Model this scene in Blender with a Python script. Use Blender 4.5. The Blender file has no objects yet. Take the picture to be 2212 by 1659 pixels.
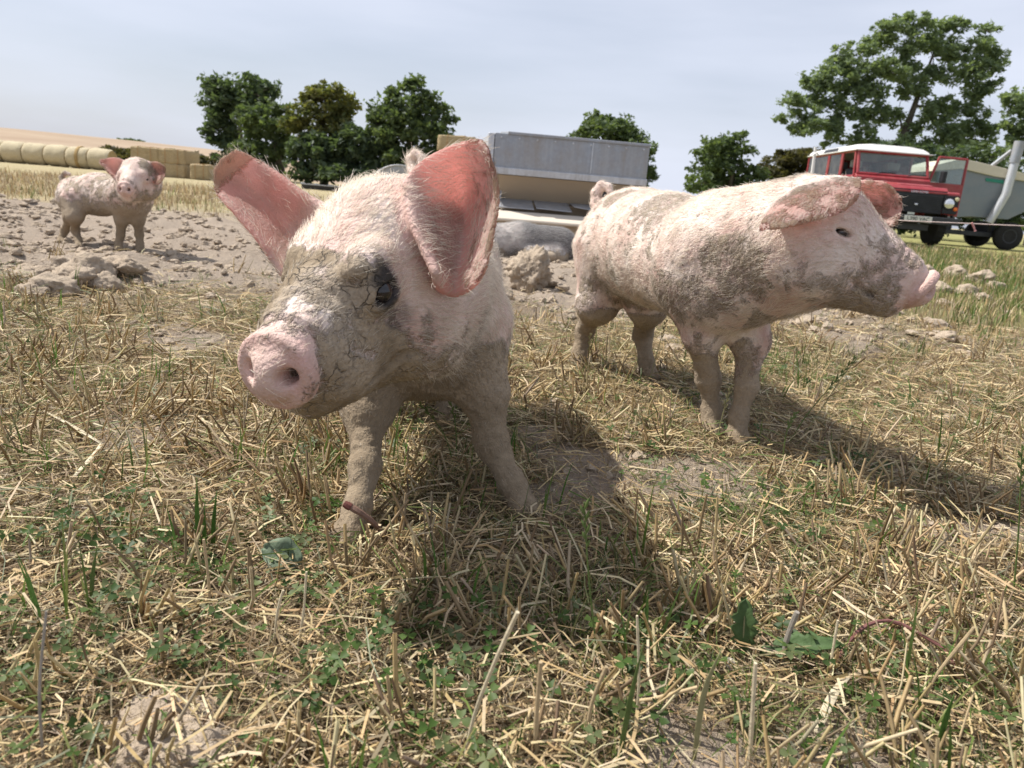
import bpy, math, random
import numpy as np
from mathutils import Vector, Matrix, noise as mnoise
from mathutils.bvhtree import BVHTree

random.seed(7)
rng = np.random.default_rng(11)
scene = bpy.context.scene
COL = scene.collection

# ------------------------------------------------------------------ camera
CAM_H = 0.42
FPX = 1610.0                     # focal length in units of a 2212 px wide frame
PITCH = math.atan(412 / FPX)
ROLL = math.atan(0.083)
_f = np.array([0, math.cos(PITCH), -math.sin(PITCH)])
_r0 = np.array([1.0, 0, 0]); _u0 = np.array([0, math.sin(PITCH), math.cos(PITCH)])
_R = math.cos(ROLL) * _r0 + math.sin(ROLL) * _u0
_U = math.cos(ROLL) * _u0 - math.sin(ROLL) * _r0
CAM = np.array([0, 0, CAM_H])

def P(px, py, Y):                # a sight line followed out to world distance Y
    d = _f * FPX + _R * (px - 1106) + _U * (829.5 - py)
    return CAM + d * (Y / d[1])

def G(px, py, z=0.0):            # where a sight line meets level ground
    d = _f * FPX + _R * (px - 1106) + _U * (829.5 - py)
    return CAM + d * ((z - CAM_H) / d[2])

cam_data = bpy.data.cameras.new('camera')
cam_data.sensor_width = 36.0
cam_data.lens = 36.0 * FPX / 2212.0
cam_data.clip_start = 0.02
cam_data.clip_end = 3000
cam_data.dof.use_dof = True
cam_data.dof.focus_distance = 1.02
cam_data.dof.aperture_fstop = 11.0
cam = bpy.data.objects.new('camera', cam_data)
COL.objects.link(cam)
_m = Matrix(((_R[0], _U[0], -_f[0], CAM[0]), (_R[1], _U[1], -_f[1], CAM[1]),
             (_R[2], _U[2], -_f[2], CAM[2]), (0, 0, 0, 1)))
cam.matrix_world = _m
scene.camera = cam

# ------------------------------------------------------------------ sky and sun
TO_SUN = Vector((-0.62, 0.17, 0.90)).normalized()
SUN_EL = math.asin(TO_SUN.z)
SUN_AZ = math.atan2(TO_SUN.x, TO_SUN.y)
world = bpy.data.worlds.new('World'); scene.world = world
world.use_nodes = True
wt = world.node_tree; wn = wt.nodes; wl = wt.links
wn.clear()
w_out = wn.new('ShaderNodeOutputWorld'); w_bg = wn.new('ShaderNodeBackground')
w_sky = wn.new('ShaderNodeTexSky'); w_sky.sky_type = 'NISHITA'; w_sky.sun_disc = False
w_sky.sun_elevation = SUN_EL; w_sky.sun_rotation = SUN_AZ
w_sky.air_density = 1.0; w_sky.dust_density = 2.2; w_sky.ozone_density = 1.0
w_tc = wn.new('ShaderNodeTexCoord')
w_map = wn.new('ShaderNodeMapping'); w_map.inputs['Scale'].default_value = (0.8, 1.6, 5.0)
w_map.inputs['Rotation'].default_value = (0.10, 0.06, 0.4)
w_noise = wn.new('ShaderNodeTexNoise'); w_noise.inputs['Scale'].default_value = 1.7
w_noise.inputs['Detail'].default_value = 5.0; w_noise.inputs['Roughness'].default_value = 0.5
w_ramp = wn.new('ShaderNodeValToRGB')
w_ramp.color_ramp.elements[0].position = 0.30; w_ramp.color_ramp.elements[0].color = (0.48, 0.48, 0.48, 1)
w_ramp.color_ramp.elements[1].position = 0.68; w_ramp.color_ramp.elements[1].color = (0.90, 0.90, 0.90, 1)
w_mix = wn.new('ShaderNodeMix'); w_mix.data_type = 'RGBA'
w_mix.inputs['B'].default_value = (7.9, 8.4, 9.8, 1)      # thin high cloud lit by the sun
wl.new(w_tc.outputs['Generated'], w_map.inputs['Vector'])
wl.new(w_map.outputs['Vector'], w_noise.inputs['Vector'])
wl.new(w_noise.outputs['Fac'], w_ramp.inputs['Fac'])
wl.new(w_ramp.outputs['Color'], w_mix.inputs['Factor'])
wl.new(w_sky.outputs['Color'], w_mix.inputs['A'])
wl.new(w_mix.outputs['Result'], w_bg.inputs['Color'])
w_bg.inputs['Strength'].default_value = 0.077
wl.new(w_bg.outputs['Background'], w_out.inputs['Surface'])

sun_data = bpy.data.lights.new('sun', 'SUN')
sun_data.energy = 5.0; sun_data.angle = math.radians(0.53); sun_data.color = (1.0, 0.965, 0.91)
sun = bpy.data.objects.new('sun', sun_data); COL.objects.link(sun)
sun.rotation_euler = TO_SUN.to_track_quat('Z', 'Y').to_euler()
sun.location = TO_SUN * 60

scene.view_settings.view_transform = 'Standard'
scene.view_settings.look = 'None'
scene.view_settings.exposure = 0.45
scene.view_settings.gamma = 1.0
scene.view_settings.use_curve_mapping = False
scene.render.engine = 'CYCLES'
scene.cycles.max_bounces = 6
scene.cycles.diffuse_bounces = 3
scene.cycles.glossy_bounces = 3
scene.cycles.transmission_bounces = 6
scene.cycles.transparent_max_bounces = 8
scene.cycles.use_denoising = True

# ------------------------------------------------------------------ helpers
def tag(o, label=None, cat=None, group=None, kind=None):
    if label: o['label'] = label
    if cat: o['category'] = cat
    if group: o['group'] = group
    if kind: o['kind'] = kind
    return o

def empty(name, loc=(0, 0, 0), rz=0.0):
    o = bpy.data.objects.new(name, None); COL.objects.link(o)
    o.location = loc; o.rotation_euler = (0, 0, rz); o.empty_display_size = 0.1
    return o

def mesh_obj(name, verts, faces, mat=None, parent=None, smooth=False):
    me = bpy.data.meshes.new(name)
    me.from_pydata([tuple(map(float, v)) for v in verts], [], [tuple(map(int, f)) for f in faces])
    if smooth: me.polygons.foreach_set('use_smooth', [True] * len(me.polygons))
    me.update()
    o = bpy.data.objects.new(name, me); COL.objects.link(o)
    if mat: me.materials.append(mat)
    if parent: o.parent = parent
    return o

def np_mesh(name, verts, faces, mats=None, parent=None, smooth=True, attrs=None, colors=None, mat_index=None):
    """fast mesh from numpy arrays; faces (n,3) or (n,4)"""
    me = bpy.data.meshes.new(name)
    n, k = faces.shape
    me.vertices.add(len(verts)); me.vertices.foreach_set('co', np.ascontiguousarray(verts, np.float32).ravel())
    me.loops.add(n * k); me.loops.foreach_set('vertex_index', np.ascontiguousarray(faces, np.int32).ravel())
    me.polygons.add(n)
    me.polygons.foreach_set('loop_start', np.arange(0, n * k, k, dtype=np.int32))
    try: me.polygons.foreach_set('loop_total', np.full(n, k, np.int32))
    except Exception: pass
    me.polygons.foreach_set('use_smooth', np.full(n, smooth, bool))
    for m in (mats or []): me.materials.append(m)
    if mat_index is not None: me.polygons.foreach_set('material_index', np.asarray(mat_index, np.int32))
    me.update(calc_edges=True)
    for an, av in (attrs or {}).items():
        a = me.attributes.new(an, 'FLOAT', 'POINT'); a.data.foreach_set('value', np.asarray(av, np.float32))
    for an, av in (colors or {}).items():
        a = me.attributes.new(an, 'FLOAT_COLOR', 'POINT')
        c = np.ones((len(av), 4), np.float32); c[:, :3] = av
        a.data.foreach_set('color', c.ravel())
    o = bpy.data.objects.new(name, me); COL.objects.link(o)
    if parent: o.parent = parent
    return o

# smooth value noise on numpy arrays
_perm = np.random.default_rng(3).permutation(4096).astype(np.int64)
_vals = np.random.default_rng(4).random(4096).astype(np.float32)
def _h(i, j, k):
    return _vals[(_perm[(_perm[(_perm[i & 4095] + j) & 4095] + k) & 4095])]
def vnoise(p, scale=1.0, seed=0):
    q = np.asarray(p, np.float64) * scale + seed * 17.31
    i = np.floor(q).astype(np.int64); f = q - i; f = f * f * f * (f * (f * 6 - 15) + 10)
    x, y, z = i[..., 0], i[..., 1], i[..., 2]; fx, fy, fz = f[..., 0], f[..., 1], f[..., 2]
    def L(a, b, t): return a + (b - a) * t
    return L(L(L(_h(x, y, z), _h(x + 1, y, z), fx), L(_h(x, y + 1, z), _h(x + 1, y + 1, z), fx), fy),
             L(L(_h(x, y, z + 1), _h(x + 1, y, z + 1), fx), L(_h(x, y + 1, z + 1), _h(x + 1, y + 1, z + 1), fx), fy), fz)
def fbm(p, scale=1.0, octaves=4, seed=0, gain=0.5):
    a, s, tot, nrm = 1.0, scale, 0, 0
    for o in range(octaves):
        tot = tot + a * vnoise(p, s, seed + o); nrm += a; a *= gain; s *= 2.03
    return tot / nrm
def sstep(a, b, x):
    t = np.clip((x - a) / (b - a), 0, 1); return t * t * (3 - 2 * t)

# ---- material helpers
def new_mat(name):
    m = bpy.data.materials.new(name); m.use_nodes = True
    nt = m.node_tree; nt.nodes.clear()
    out = nt.nodes.new('ShaderNodeOutputMaterial')
    return m, nt, out
class NB:
    """tiny node builder"""
    def __init__(s, nt): s.nt = nt
    def n(s, typ, **kw):
        nd = s.nt.nodes.new(typ)
        for k, v in kw.items(): setattr(nd, k, v)
        return nd
    def l(s, a, b): s.nt.links.new(a, b)
    def noise(s, vec, scale, detail=3, rough=0.55, dist=0.0):
        nd = s.n('ShaderNodeTexNoise'); nd.inputs['Scale'].default_value = scale
        nd.inputs['Detail'].default_value = detail; nd.inputs['Roughness'].default_value = rough
        nd.inputs['Distortion'].default_value = dist
        if vec is not None: s.l(vec, nd.inputs['Vector'])
        return nd.outputs['Fac']
    def ramp(s, fac, stops):
        nd = s.n('ShaderNodeValToRGB'); cr = nd.color_ramp
        while len(cr.elements) < len(stops): cr.elements.new(0.5)
        for e, (p, c) in zip(cr.elements, stops):
            e.position = p; e.color = (*c, 1) if len(c) == 3 else c
        s.l(fac, nd.inputs['Fac']); return nd.outputs['Color']
    def rampf(s, fac, a, b, va=0.0, vb=1.0):
        nd = s.n('ShaderNodeMapRange'); nd.inputs['From Min'].default_value = a; nd.inputs['From Max'].default_value = b
        nd.inputs['To Min'].default_value = va; nd.inputs['To Max'].default_value = vb
        s.l(fac, nd.inputs['Value']); return nd.outputs['Result']
    def mix(s, fac, a, b, mode='MIX'):
        nd = s.n('ShaderNodeMix', data_type='RGBA', blend_type=mode)
        for sock, v in (('Factor', fac), ('A', a), ('B', b)):
            i = nd.inputs[sock] if sock == 'Factor' else [x for x in nd.inputs if x.name == sock and x.type == 'RGBA'][0]
            if sock == 'Factor': i = [x for x in nd.inputs if x.name == 'Factor' and x.type == 'VALUE'][0]
            if hasattr(v, 'is_linked'): s.l(v, i)
            elif isinstance(v, (int, float)): i.default_value = v
            else: i.default_value = (*v, 1) if len(v) == 3 else v
        return [x for x in nd.outputs if x.type == 'RGBA'][0]
    def math(s, op, a, b=None, clamp=False):
        nd = s.n('ShaderNodeMath', operation=op, use_clamp=clamp)
        for i, v in enumerate((a, b)):
            if v is None: continue
            if hasattr(v, 'is_linked'): s.l(v, nd.inputs[i])
            else: nd.inputs[i].default_value = v
        return nd.outputs[0]
    def attr(s, name, out='Fac'):
        nd = s.n('ShaderNodeAttribute', attribute_name=name); return nd.outputs[out]
    def bump(s, height, strength=0.5, dist=0.01, normal=None):
        nd = s.n('ShaderNodeBump'); nd.inputs['Strength'].default_value = strength
        nd.inputs['Distance'].default_value = dist; s.l(height, nd.inputs['Height'])
        if normal is not None: s.l(normal, nd.inputs['Normal'])
        return nd.outputs['Normal']
    def bsdf(s, color=None, rough=0.8, metal=0.0, normal=None, spec=0.3):
        nd = s.n('ShaderNodeBsdfPrincipled')
        nd.inputs['Roughness'].default_value = rough if not hasattr(rough, 'is_linked') else 0.5
        if hasattr(rough, 'is_linked'): s.l(rough, nd.inputs['Roughness'])
        nd.inputs['Metallic'].default_value = metal
        nd.inputs['Specular IOR Level'].default_value = spec
        if color is not None:
            if hasattr(color, 'is_linked'): s.l(color, nd.inputs['Base Color'])
            else: nd.inputs['Base Color'].default_value = (*color, 1)
        if normal is not None: s.l(normal, nd.inputs['Normal'])
        return nd
def simple_mat(name, color, rough=0.7, metal=0.0, var=0.25, scale=6.0, bump=0.0, bscale=60.0, spec=0.3):
    """base colour broken up by two noises, optional fine relief"""
    m, nt, out = new_mat(name); b = NB(nt)
    tc = b.n('ShaderNodeTexCoord').outputs['Object']
    n1 = b.noise(tc, scale, 5, 0.6)
    c = b.mix(b.rampf(n1, 0.3, 0.7), tuple(x * (1 - var) for x in color), tuple(min(1, x * (1 + var)) for x in color))
    nrm = b.bump(b.noise(tc, bscale, 4), bump, 0.01) if bump else None
    p = b.bsdf(c, rough, metal, nrm, spec)
    b.l(p.outputs[0], out.inputs['Surface'])
    return m
# ------------------------------------------------------------------ ground, one sheet out to the horizon
def soil_mask(x, y):
    p = np.stack([x, y, np.zeros_like(x)], -1)
    n = fbm(p, .9, 4, 101) - .5; n2 = fbm(p, 4.5, 3, 102) - .5
    near = 2.55 + .30 * np.sin(x * 1.3 + .6) - .25 * np.exp(-((x - .35) / .5) ** 2)
    a = sstep(-.25, .35, (y - near) + n * 1.6 + n2 * .7)
    far = 6.6 - .10 * x
    b = sstep(-.9, 1.1, (far - y) + n * 4.0)
    c = sstep(-.3, .5, (1.55 + .06 * y - x) + n * 1.5)
    m = a * b * c
    small = sstep(.62, .72, fbm(p, 3.1, 4, 105)) * .85                       # scuffed bare patches in the sward
    return np.clip(np.maximum(m, small * sstep(6, 2.2, y)), 0, 1)

def terrain_z(x, y):
    x = np.asarray(x, float); y = np.asarray(y, float)
    p = np.stack([x, y, np.zeros_like(x)], -1)
    r = np.hypot(x, y)
    z = (fbm(p, 2.2, 3, 111) - .5) * .035 * sstep(.2, 1.6, r)
    s = soil_mask(x, y) * sstep(1.6, 2.6, y)
    near = sstep(40, 8, r)
    z = z + s * near * ((fbm(p, 4.2, 4, 113, .6) - .46) * .15 + (fbm(p, 17, 2, 114) - .5) * .022)
    # gentle rise to the left, then the hill
    z = z - .25 * sstep(20, 44, y) * sstep(-6, -18, x) + .10 * sstep(45, 70, y)
    ridge = 8.7 * sstep(60, -190, x) + 3.2 * sstep(-180, -600, x)
    z = z + ridge * sstep(70, 300, y) * (1 - .75 * sstep(330, 900, y)) + (fbm(p, .012, 3, 117) - .5) * 2.0 * sstep(120, 400, y)
    # level where animals and things stand
    for (cx, cy, rr) in PADS:
        z = z * sstep(rr * .5, rr * 1.6, np.hypot(x - cx, y - cy))
    return z
PADS = [(-.10, 1.0, .35), (.25, 1.60, .45), (-2.05, 3.62, .40), (.05, 5.2, .55), (.5, 6.5, .7)]

def build_ground():
    nx, ny = 500, 430
    u = np.linspace(-8.15, 8.15, nx); X = .85 * np.sinh(u)
    v = np.linspace(-2.25, 8.70, ny); Yv = .95 + .85 * np.sinh(v)
    gx, gy = np.meshgrid(X, Yv, indexing='xy')
    gz = terrain_z(gx.ravel(), gy.ravel()).reshape(gx.shape)
    V = np.stack([gx, gy, gz], -1).reshape(-1, 3)
    idx = np.arange(nx * ny).reshape(ny, nx)
    Q = np.stack([idx[:-1, :-1], idx[:-1, 1:], idx[1:, 1:], idx[1:, :-1]], -1).reshape(-1, 4)
    soil = soil_mask(V[:, 0], V[:, 1])
    green = sstep(.8, 2.6, V[:, 0] - .02 * V[:, 1]) * sstep(2.6, 4.5, V[:, 1]) * sstep(90, 40, V[:, 1])
    hill = sstep(66, 80, V[:, 1]) * sstep(30, -10, V[:, 0])
    m, nt, out = new_mat('field_ground'); b = NB(nt)
    tc = b.n('ShaderNodeTexCoord').outputs['Object']
    a_s, a_g, a_h = b.attr('soil'), b.attr('green'), b.attr('hill')
    f0 = b.noise(tc, .8, 4); f1 = b.noise(tc, 7, 5, .65); f2 = b.noise(tc, 45, 5, .7); f3 = b.noise(tc, 190, 4, .7)
    thatch = b.mix(b.rampf(f2, .35, .7), (.15, .105, .062), (.36, .275, .16))
    thatch = b.mix(b.math('MULTIPLY', b.rampf(f1, .5, .75), .3), thatch, (.14, .14, .065))
    thatch = b.mix(b.rampf(f3, .3, .75), tuple(x * .6 for x in (.2, .15, .09)), thatch)
    soilc = b.mix(b.rampf(f1, .3, .7), (.39, .305, .22), (.54, .44, .335))
    soilc = b.mix(b.rampf(f3, .35, .8), tuple(x * .78 for x in (.38, .31, .25)), soilc)
    soilc = b.mix(b.math('MULTIPLY', b.rampf(f2, .60, .72), .5), soilc, (.46, .37, .22))
    dry = b.mix(b.rampf(f1, .3, .7), (.31, .245, .14), (.46, .38, .235))
    dry = b.mix(b.rampf(f0, .4, .7), dry, (.32, .28, .15))
    dist = b.n('ShaderNodeSeparateXYZ'); b.l(tc, dist.inputs[0])
    fard = b.rampf(dist.outputs['Y'], 3.0, 6.5)
    col = b.mix(fard, thatch, dry)
    grn = b.mix(b.rampf(f1, .3, .7), (.12, .15, .035), (.34, .31, .12))
    col = b.mix(b.math('MULTIPLY', a_g, .8), col, grn)
    col = b.mix(a_s, col, soilc)
    hn = b.noise(tc, .03, 4, .6); wv = b.n('ShaderNodeTexWave'); wv.inputs['Scale'].default_value = .16; wv.inputs['Distortion'].default_value = 1.2
    mp = b.n('ShaderNodeMapping'); mp.inputs['Rotation'].default_value = (0, 0, 1.1); b.l(tc, mp.inputs['Vector']); b.l(mp.outputs[0], wv.inputs['Vector'])
    hc = b.mix(b.rampf(hn, .35, .65), (.29, .215, .15), (.36, .28, .20))
    hc = b.mix(b.math('MULTIPLY', wv.outputs['Fac'], .22), hc, (.28, .20, .13))
    col = b.mix(a_h, col, hc)
    h = b.math('ADD', b.math('MULTIPLY', f3, .5), b.math('ADD', f2, b.math('MULTIPLY', f1, 1.2)))
    nrm = b.bump(h, .9, .02)
    p = b.bsdf(col, .95, 0, nrm, .1); b.l(p.outputs[0], out.inputs['Surface'])
    o = np_mesh('ground', V, Q, [m], None, True, attrs=dict(soil=soil, green=green, hill=hill))
    tag(o, 'stubbled pasture with bare churned earth running to a brown hill', kind='structure')
    return o
ground = build_ground()

# ------------------------------------------------------------------ clods of dry earth
def soil_material():
    m, nt, out = new_mat('dry_earth'); b = NB(nt)
    tc = b.n('ShaderNodeTexCoord').outputs['Object']; oi = b.n('ShaderNodeObjectInfo').outputs['Random']
    f1 = b.noise(tc, 14, 5, .65); f2 = b.noise(tc, 80, 5, .7)
    c = b.mix(b.rampf(f1, .3, .7), (.33, .26, .19), (.50, .41, .31))
    c = b.mix(b.rampf(f2, .4, .8), c, (.28, .22, .17))
    c = b.mix(b.math('MULTIPLY', oi, .25), c, (.40, .33, .25))
    nrm = b.bump(b.math('ADD', f1, b.math('MULTIPLY', f2, .7)), .9, .012)
    b.l(b.bsdf(c, .96, 0, nrm, .1).outputs[0], out.inputs['Surface']); return m
MAT_SOIL = soil_material()

def icosphere(n=3):
    t = (1 + 5 ** .5) / 2
    V = [(-1, t, 0), (1, t, 0), (-1, -t, 0), (1, -t, 0), (0, -1, t), (0, 1, t), (0, -1, -t), (0, 1, -t), (t, 0, -1), (t, 0, 1), (-t, 0, -1), (-t, 0, 1)]
    Fc = [(0, 11, 5), (0, 5, 1), (0, 1, 7), (0, 7, 10), (0, 10, 11), (1, 5, 9), (5, 11, 4), (11, 10, 2), (10, 7, 6), (7, 1, 8), (3, 9, 4), (3, 4, 2), (3, 2, 6), (3, 6, 8), (3, 8, 9), (4, 9, 5), (2, 4, 11), (6, 2, 10), (8, 6, 7), (9, 8, 1)]
    V = [np.array(v) / np.linalg.norm(v) for v in V]
    for _ in range(n):
        mid = {}; nf = []
        def mm(a, b):
            k = (min(a, b), max(a, b))
            if k not in mid:
                p = V[a] + V[b]; V.append(p / np.linalg.norm(p)); mid[k] = len(V) - 1
            return mid[k]
        for a, b_, c in Fc:
            x, y, z = mm(a, b_), mm(b_, c), mm(c, a); nf += [(a, x, z), (b_, y, x), (c, z, y), (x, y, z)]
        Fc = nf
    return np.array(V), np.array(Fc)
ICO3 = icosphere(3); ICO4 = icosphere(4); ICO1 = icosphere(1)

def clod(loc, size, label, group, seed, ico=ICO3, squash=(1, 1, .7), name='earth_clod'):
    V, Fc = ico
    r = np.random.default_rng(seed)
    d = np.ones(len(V))
    for _ in range(9):                                        # broken faces: cut by random planes
        nv = _unit(r.normal(size=3)); h = r.uniform(.55, .9)
        dd = V @ nv; d = np.minimum(d, np.where(dd > .05, h / np.maximum(dd, .05), 9))
    P_ = V * d[:, None]
    P_ = P_ * (1 + .30 * (fbm(V, 1.6, 2, seed) - .5)[:, None] + 0.55 * (fbm(V, 4.0, 3, seed + 3, .65) - .5)[:, None] + .26 * (fbm(V, 13, 2, seed + 9) - .5)[:, None])
    P_ = P_ * np.array(squash) * size
    o = np_mesh(name, P_, Fc, [MAT_SOIL], None, True)
    o.location = loc; o.rotation_euler = (r.uniform(-.3, .3), r.uniform(-.3, .3), r.uniform(0, 6.3))
    tag(o, label, 'clod', group); return o
def _unit(v): return v / np.linalg.norm(v)
def gz(x, y): return float(terrain_z(np.array([x]), np.array([y]))[0])
def on_ground(px, py):
    p = G(px, py)
    for _ in range(4): p = G(px, py, gz(p[0], p[1]))
    return p

for i, (px, py, s) in enumerate([(85, 600, .075), (150, 575, .065), (195, 590, .085), (245, 585, .075), (120, 625, .070), (75, 630, .050), (225, 612, .060), (275, 575, .055), (165, 608, .070), (290, 600, .045), (60, 585, .045), (205, 565, .050), (255, 565, .045), (140, 598, .055)]):
    g = on_ground(px, py + 12)
    clod((g[0], g[1], g[2] + s * .32), s, 'dry grey clod in the heap before the far piglet', 'clods heaped before the far piglet', 200 + i)
for i, (px, py, s) in enumerate([(1142, 612, .105), (1100, 600, .070), (1178, 600, .055), (1125, 575, .085), (1205, 590, .055), (1230, 575, .05), (1085, 625, .045), (1190, 625, .035), (1215, 612, .030)]):
    g = on_ground(px, py + 14)
    clod((g[0], g[1], g[2] + s * (.75 if i == 0 else .35)), s, ['big upright lump of dug earth between the two near piglets', 'crumbly clod around the big lump between the near piglets'][i > 0], [None, 'clods around the big lump'][i > 0], 260 + i, ICO4 if i == 0 else ICO3, (.9, .9, 1.15) if i == 0 else (1, 1, .65))
for i, (px, py, s) in enumerate([(2000, 585, .11), (2060, 590, .13), (2110, 600, .12), (2150, 615, .08), (2030, 620, .085), (2085, 625, .075), (1985, 640, .06), (2040, 650, .05), (2120, 640, .06), (1965, 615, .07), (2020, 700, .055), (2035, 725, .045), (1740, 690, .04), (1775, 690, .035), (1715, 695, .03), (1440, 735, .035), (1455, 748, .028)]):
    g = on_ground(px, py + 10)
    lab, grp = (('pale clod in the bank of dug earth beyond the profile piglet\'s snout', 'clods of the bank beyond the snout') if i < 10 else ('crumbly lump lying alone below the profile piglet\'s snout', 'lumps below the snout') if i < 12 else ('small clod on the turf below the profile piglet', 'small clods below the profile piglet'))
    clod((g[0], g[1], g[2] + s * .25), s, lab, grp, 300 + i, ICO3, (1.1, 1, .6))
# ------------------------------------------------------------------ mesh builder for built things
class MB:
    def __init__(s): s.v = []; s.f = []
    def add(s, V, Fc):
        k = len(s.v); s.v += [tuple(map(float, p)) for p in V]; s.f += [tuple(k + i for i in f) for f in Fc]; return s
    def box(s, x0, x1, y0, y1, z0, z1):
        V = [(x, y, z) for x in (x0, x1) for y in (y0, y1) for z in (z0, z1)]
        return s.add(V, [(0, 1, 3, 2), (4, 6, 7, 5), (0, 4, 5, 1), (2, 3, 7, 6), (0, 2, 6, 4), (1, 5, 7, 3)])
    def prism(s, poly, axis, a, b):
        """polygon in the two other axes (in x,y,z order), extruded from a to b"""
        n = len(poly); V = []
        for t in (a, b):
            for p in poly:
                q = list(p); q.insert('xyz'.index(axis), t); V.append(q)
        Fc = [tuple(range(n))[::-1], tuple(range(n, 2 * n))] + [(i, (i + 1) % n, n + (i + 1) % n, n + i) for i in range(n)]
        return s.add(V, Fc)
    def hexa(s, bot, top):
        """two quads of four points each"""
        return s.add(list(bot) + list(top), [(3, 2, 1, 0), (4, 5, 6, 7), (0, 1, 5, 4), (1, 2, 6, 5), (2, 3, 7, 6), (3, 0, 4, 7)])
    def tube(s, pts, rad, n=10, cap=True):
        pts = [np.asarray(p, float) for p in pts]; rad = [rad] * len(pts) if np.isscalar(rad) else rad
        V = []; prev = None
        for i, p in enumerate(pts):
            d = _unit(pts[min(i + 1, len(pts) - 1)] - pts[max(i - 1, 0)])
            if prev is None: prev = np.cross(d, (0, 0, 1) if abs(d[2]) < .9 else (1, 0, 0))
            a = _unit(prev - d * (prev @ d)); prev = a; c = np.cross(d, a)
            V += [p + rad[i] * (math.cos(t) * a + math.sin(t) * c) for t in np.arange(n) * 2 * math.pi / n]
        Fc = [(i * n + j, i * n + (j + 1) % n, (i + 1) * n + (j + 1) % n, (i + 1) * n + j) for i in range(len(pts) - 1) for j in range(n)]
        if cap: Fc += [tuple(range(n))[::-1], tuple(range((len(pts) - 1) * n, len(pts) * n))]
        return s.add(V, Fc)
    def lathe(s, prof, c, axis=(0, 1, 0), n=24):
        """profile of (distance along axis, radius)"""
        ax = _unit(np.asarray(axis, float)); a = _unit(np.cross(ax, (0, 0, 1) if abs(ax[2]) < .9 else (1, 0, 0))); b_ = np.cross(ax, a)
        V = [np.asarray(c) + ax * h + r_ * (math.cos(t) * a + math.sin(t) * b_) for h, r_ in prof for t in np.arange(n) * 2 * math.pi / n]
        Fc = [(i * n + j, i * n + (j + 1) % n, (i + 1) * n + (j + 1) % n, (i + 1) * n + j) for i in range(len(prof) - 1) for j in range(n)]
        Fc += [tuple(range(n))[::-1], tuple(range((len(prof) - 1) * n, len(prof) * n))]
        return s.add(V, Fc)
    def obj(s, name, mat, parent=None, bevel=0, smooth=False, seg=2):
        o = mesh_obj(name, s.v, s.f, mat, parent, smooth)
        import bmesh
        bm = bmesh.new(); bm.from_mesh(o.data); bmesh.ops.recalc_face_normals(bm, faces=bm.faces); bm.to_mesh(o.data); bm.free()
        if bevel:
            md = o.modifiers.new('bevel', 'BEVEL'); md.width = bevel; md.segments = seg; md.limit_method = 'ANGLE'
            o.data.polygons.foreach_set('use_smooth', [True] * len(o.data.polygons))
            md2 = o.modifiers.new('wn', 'WEIGHTED_NORMAL'); md2.keep_sharp = True
        elif smooth and hasattr(o.data, 'set_sharp_from_angle'): o.data.set_sharp_from_angle(angle=math.radians(40))
        return o

# ------------------------------------------------------------------ trees and hedges
def leaf_material(name, c0, c1, c2):
    m, nt, out = new_mat(name); b = NB(nt)
    tc = b.n('ShaderNodeTexCoord').outputs['Object']
    f = b.noise(tc, .9, 4, .6); f2 = b.noise(tc, 7.0, 3, .6)
    c = b.mix(b.rampf(f, .38, .62), c0, c1); c = b.mix(b.rampf(f2, .52, .72), c, c2)
    p = b.bsdf(c, .55, 0, None, .3); t = b.n('ShaderNodeBsdfTranslucent'); b.l(b.mix(1.0, c, (1.5, 1.5, .7), 'MULTIPLY'), t.inputs['Color'])
    ms = b.n('ShaderNodeMixShader'); ms.inputs[0].default_value = .45
    b.l(p.outputs[0], ms.inputs[1]); b.l(t.outputs[0], ms.inputs[2]); b.l(ms.outputs[0], out.inputs['Surface']); return m
LEAF_DARK = leaf_material('dark_leaves', (.055, .085, .050), (.080, .115, .062), (.11, .145, .070))
LEAF_MID = leaf_material('mid_leaves', (.070, .105, .052), (.10, .140, .062), (.15, .180, .070))
LEAF_YEL = leaf_material('yellowing_leaves', (.075, .10, .042), (.14, .145, .048), (.24, .20, .058))
LEAF_ASH = leaf_material('ash_leaves', (.145, .195, .11), (.18, .235, .13), (.22, .27, .14))
LEAF_BRN = leaf_material('brownish_leaves', (.060, .060, .028), (.085, .080, .035), (.13, .105, .045))
MAT_BARK = simple_mat('bark', (.10, .085, .065), .95, 0, .4, 3, .6, 12)

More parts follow.
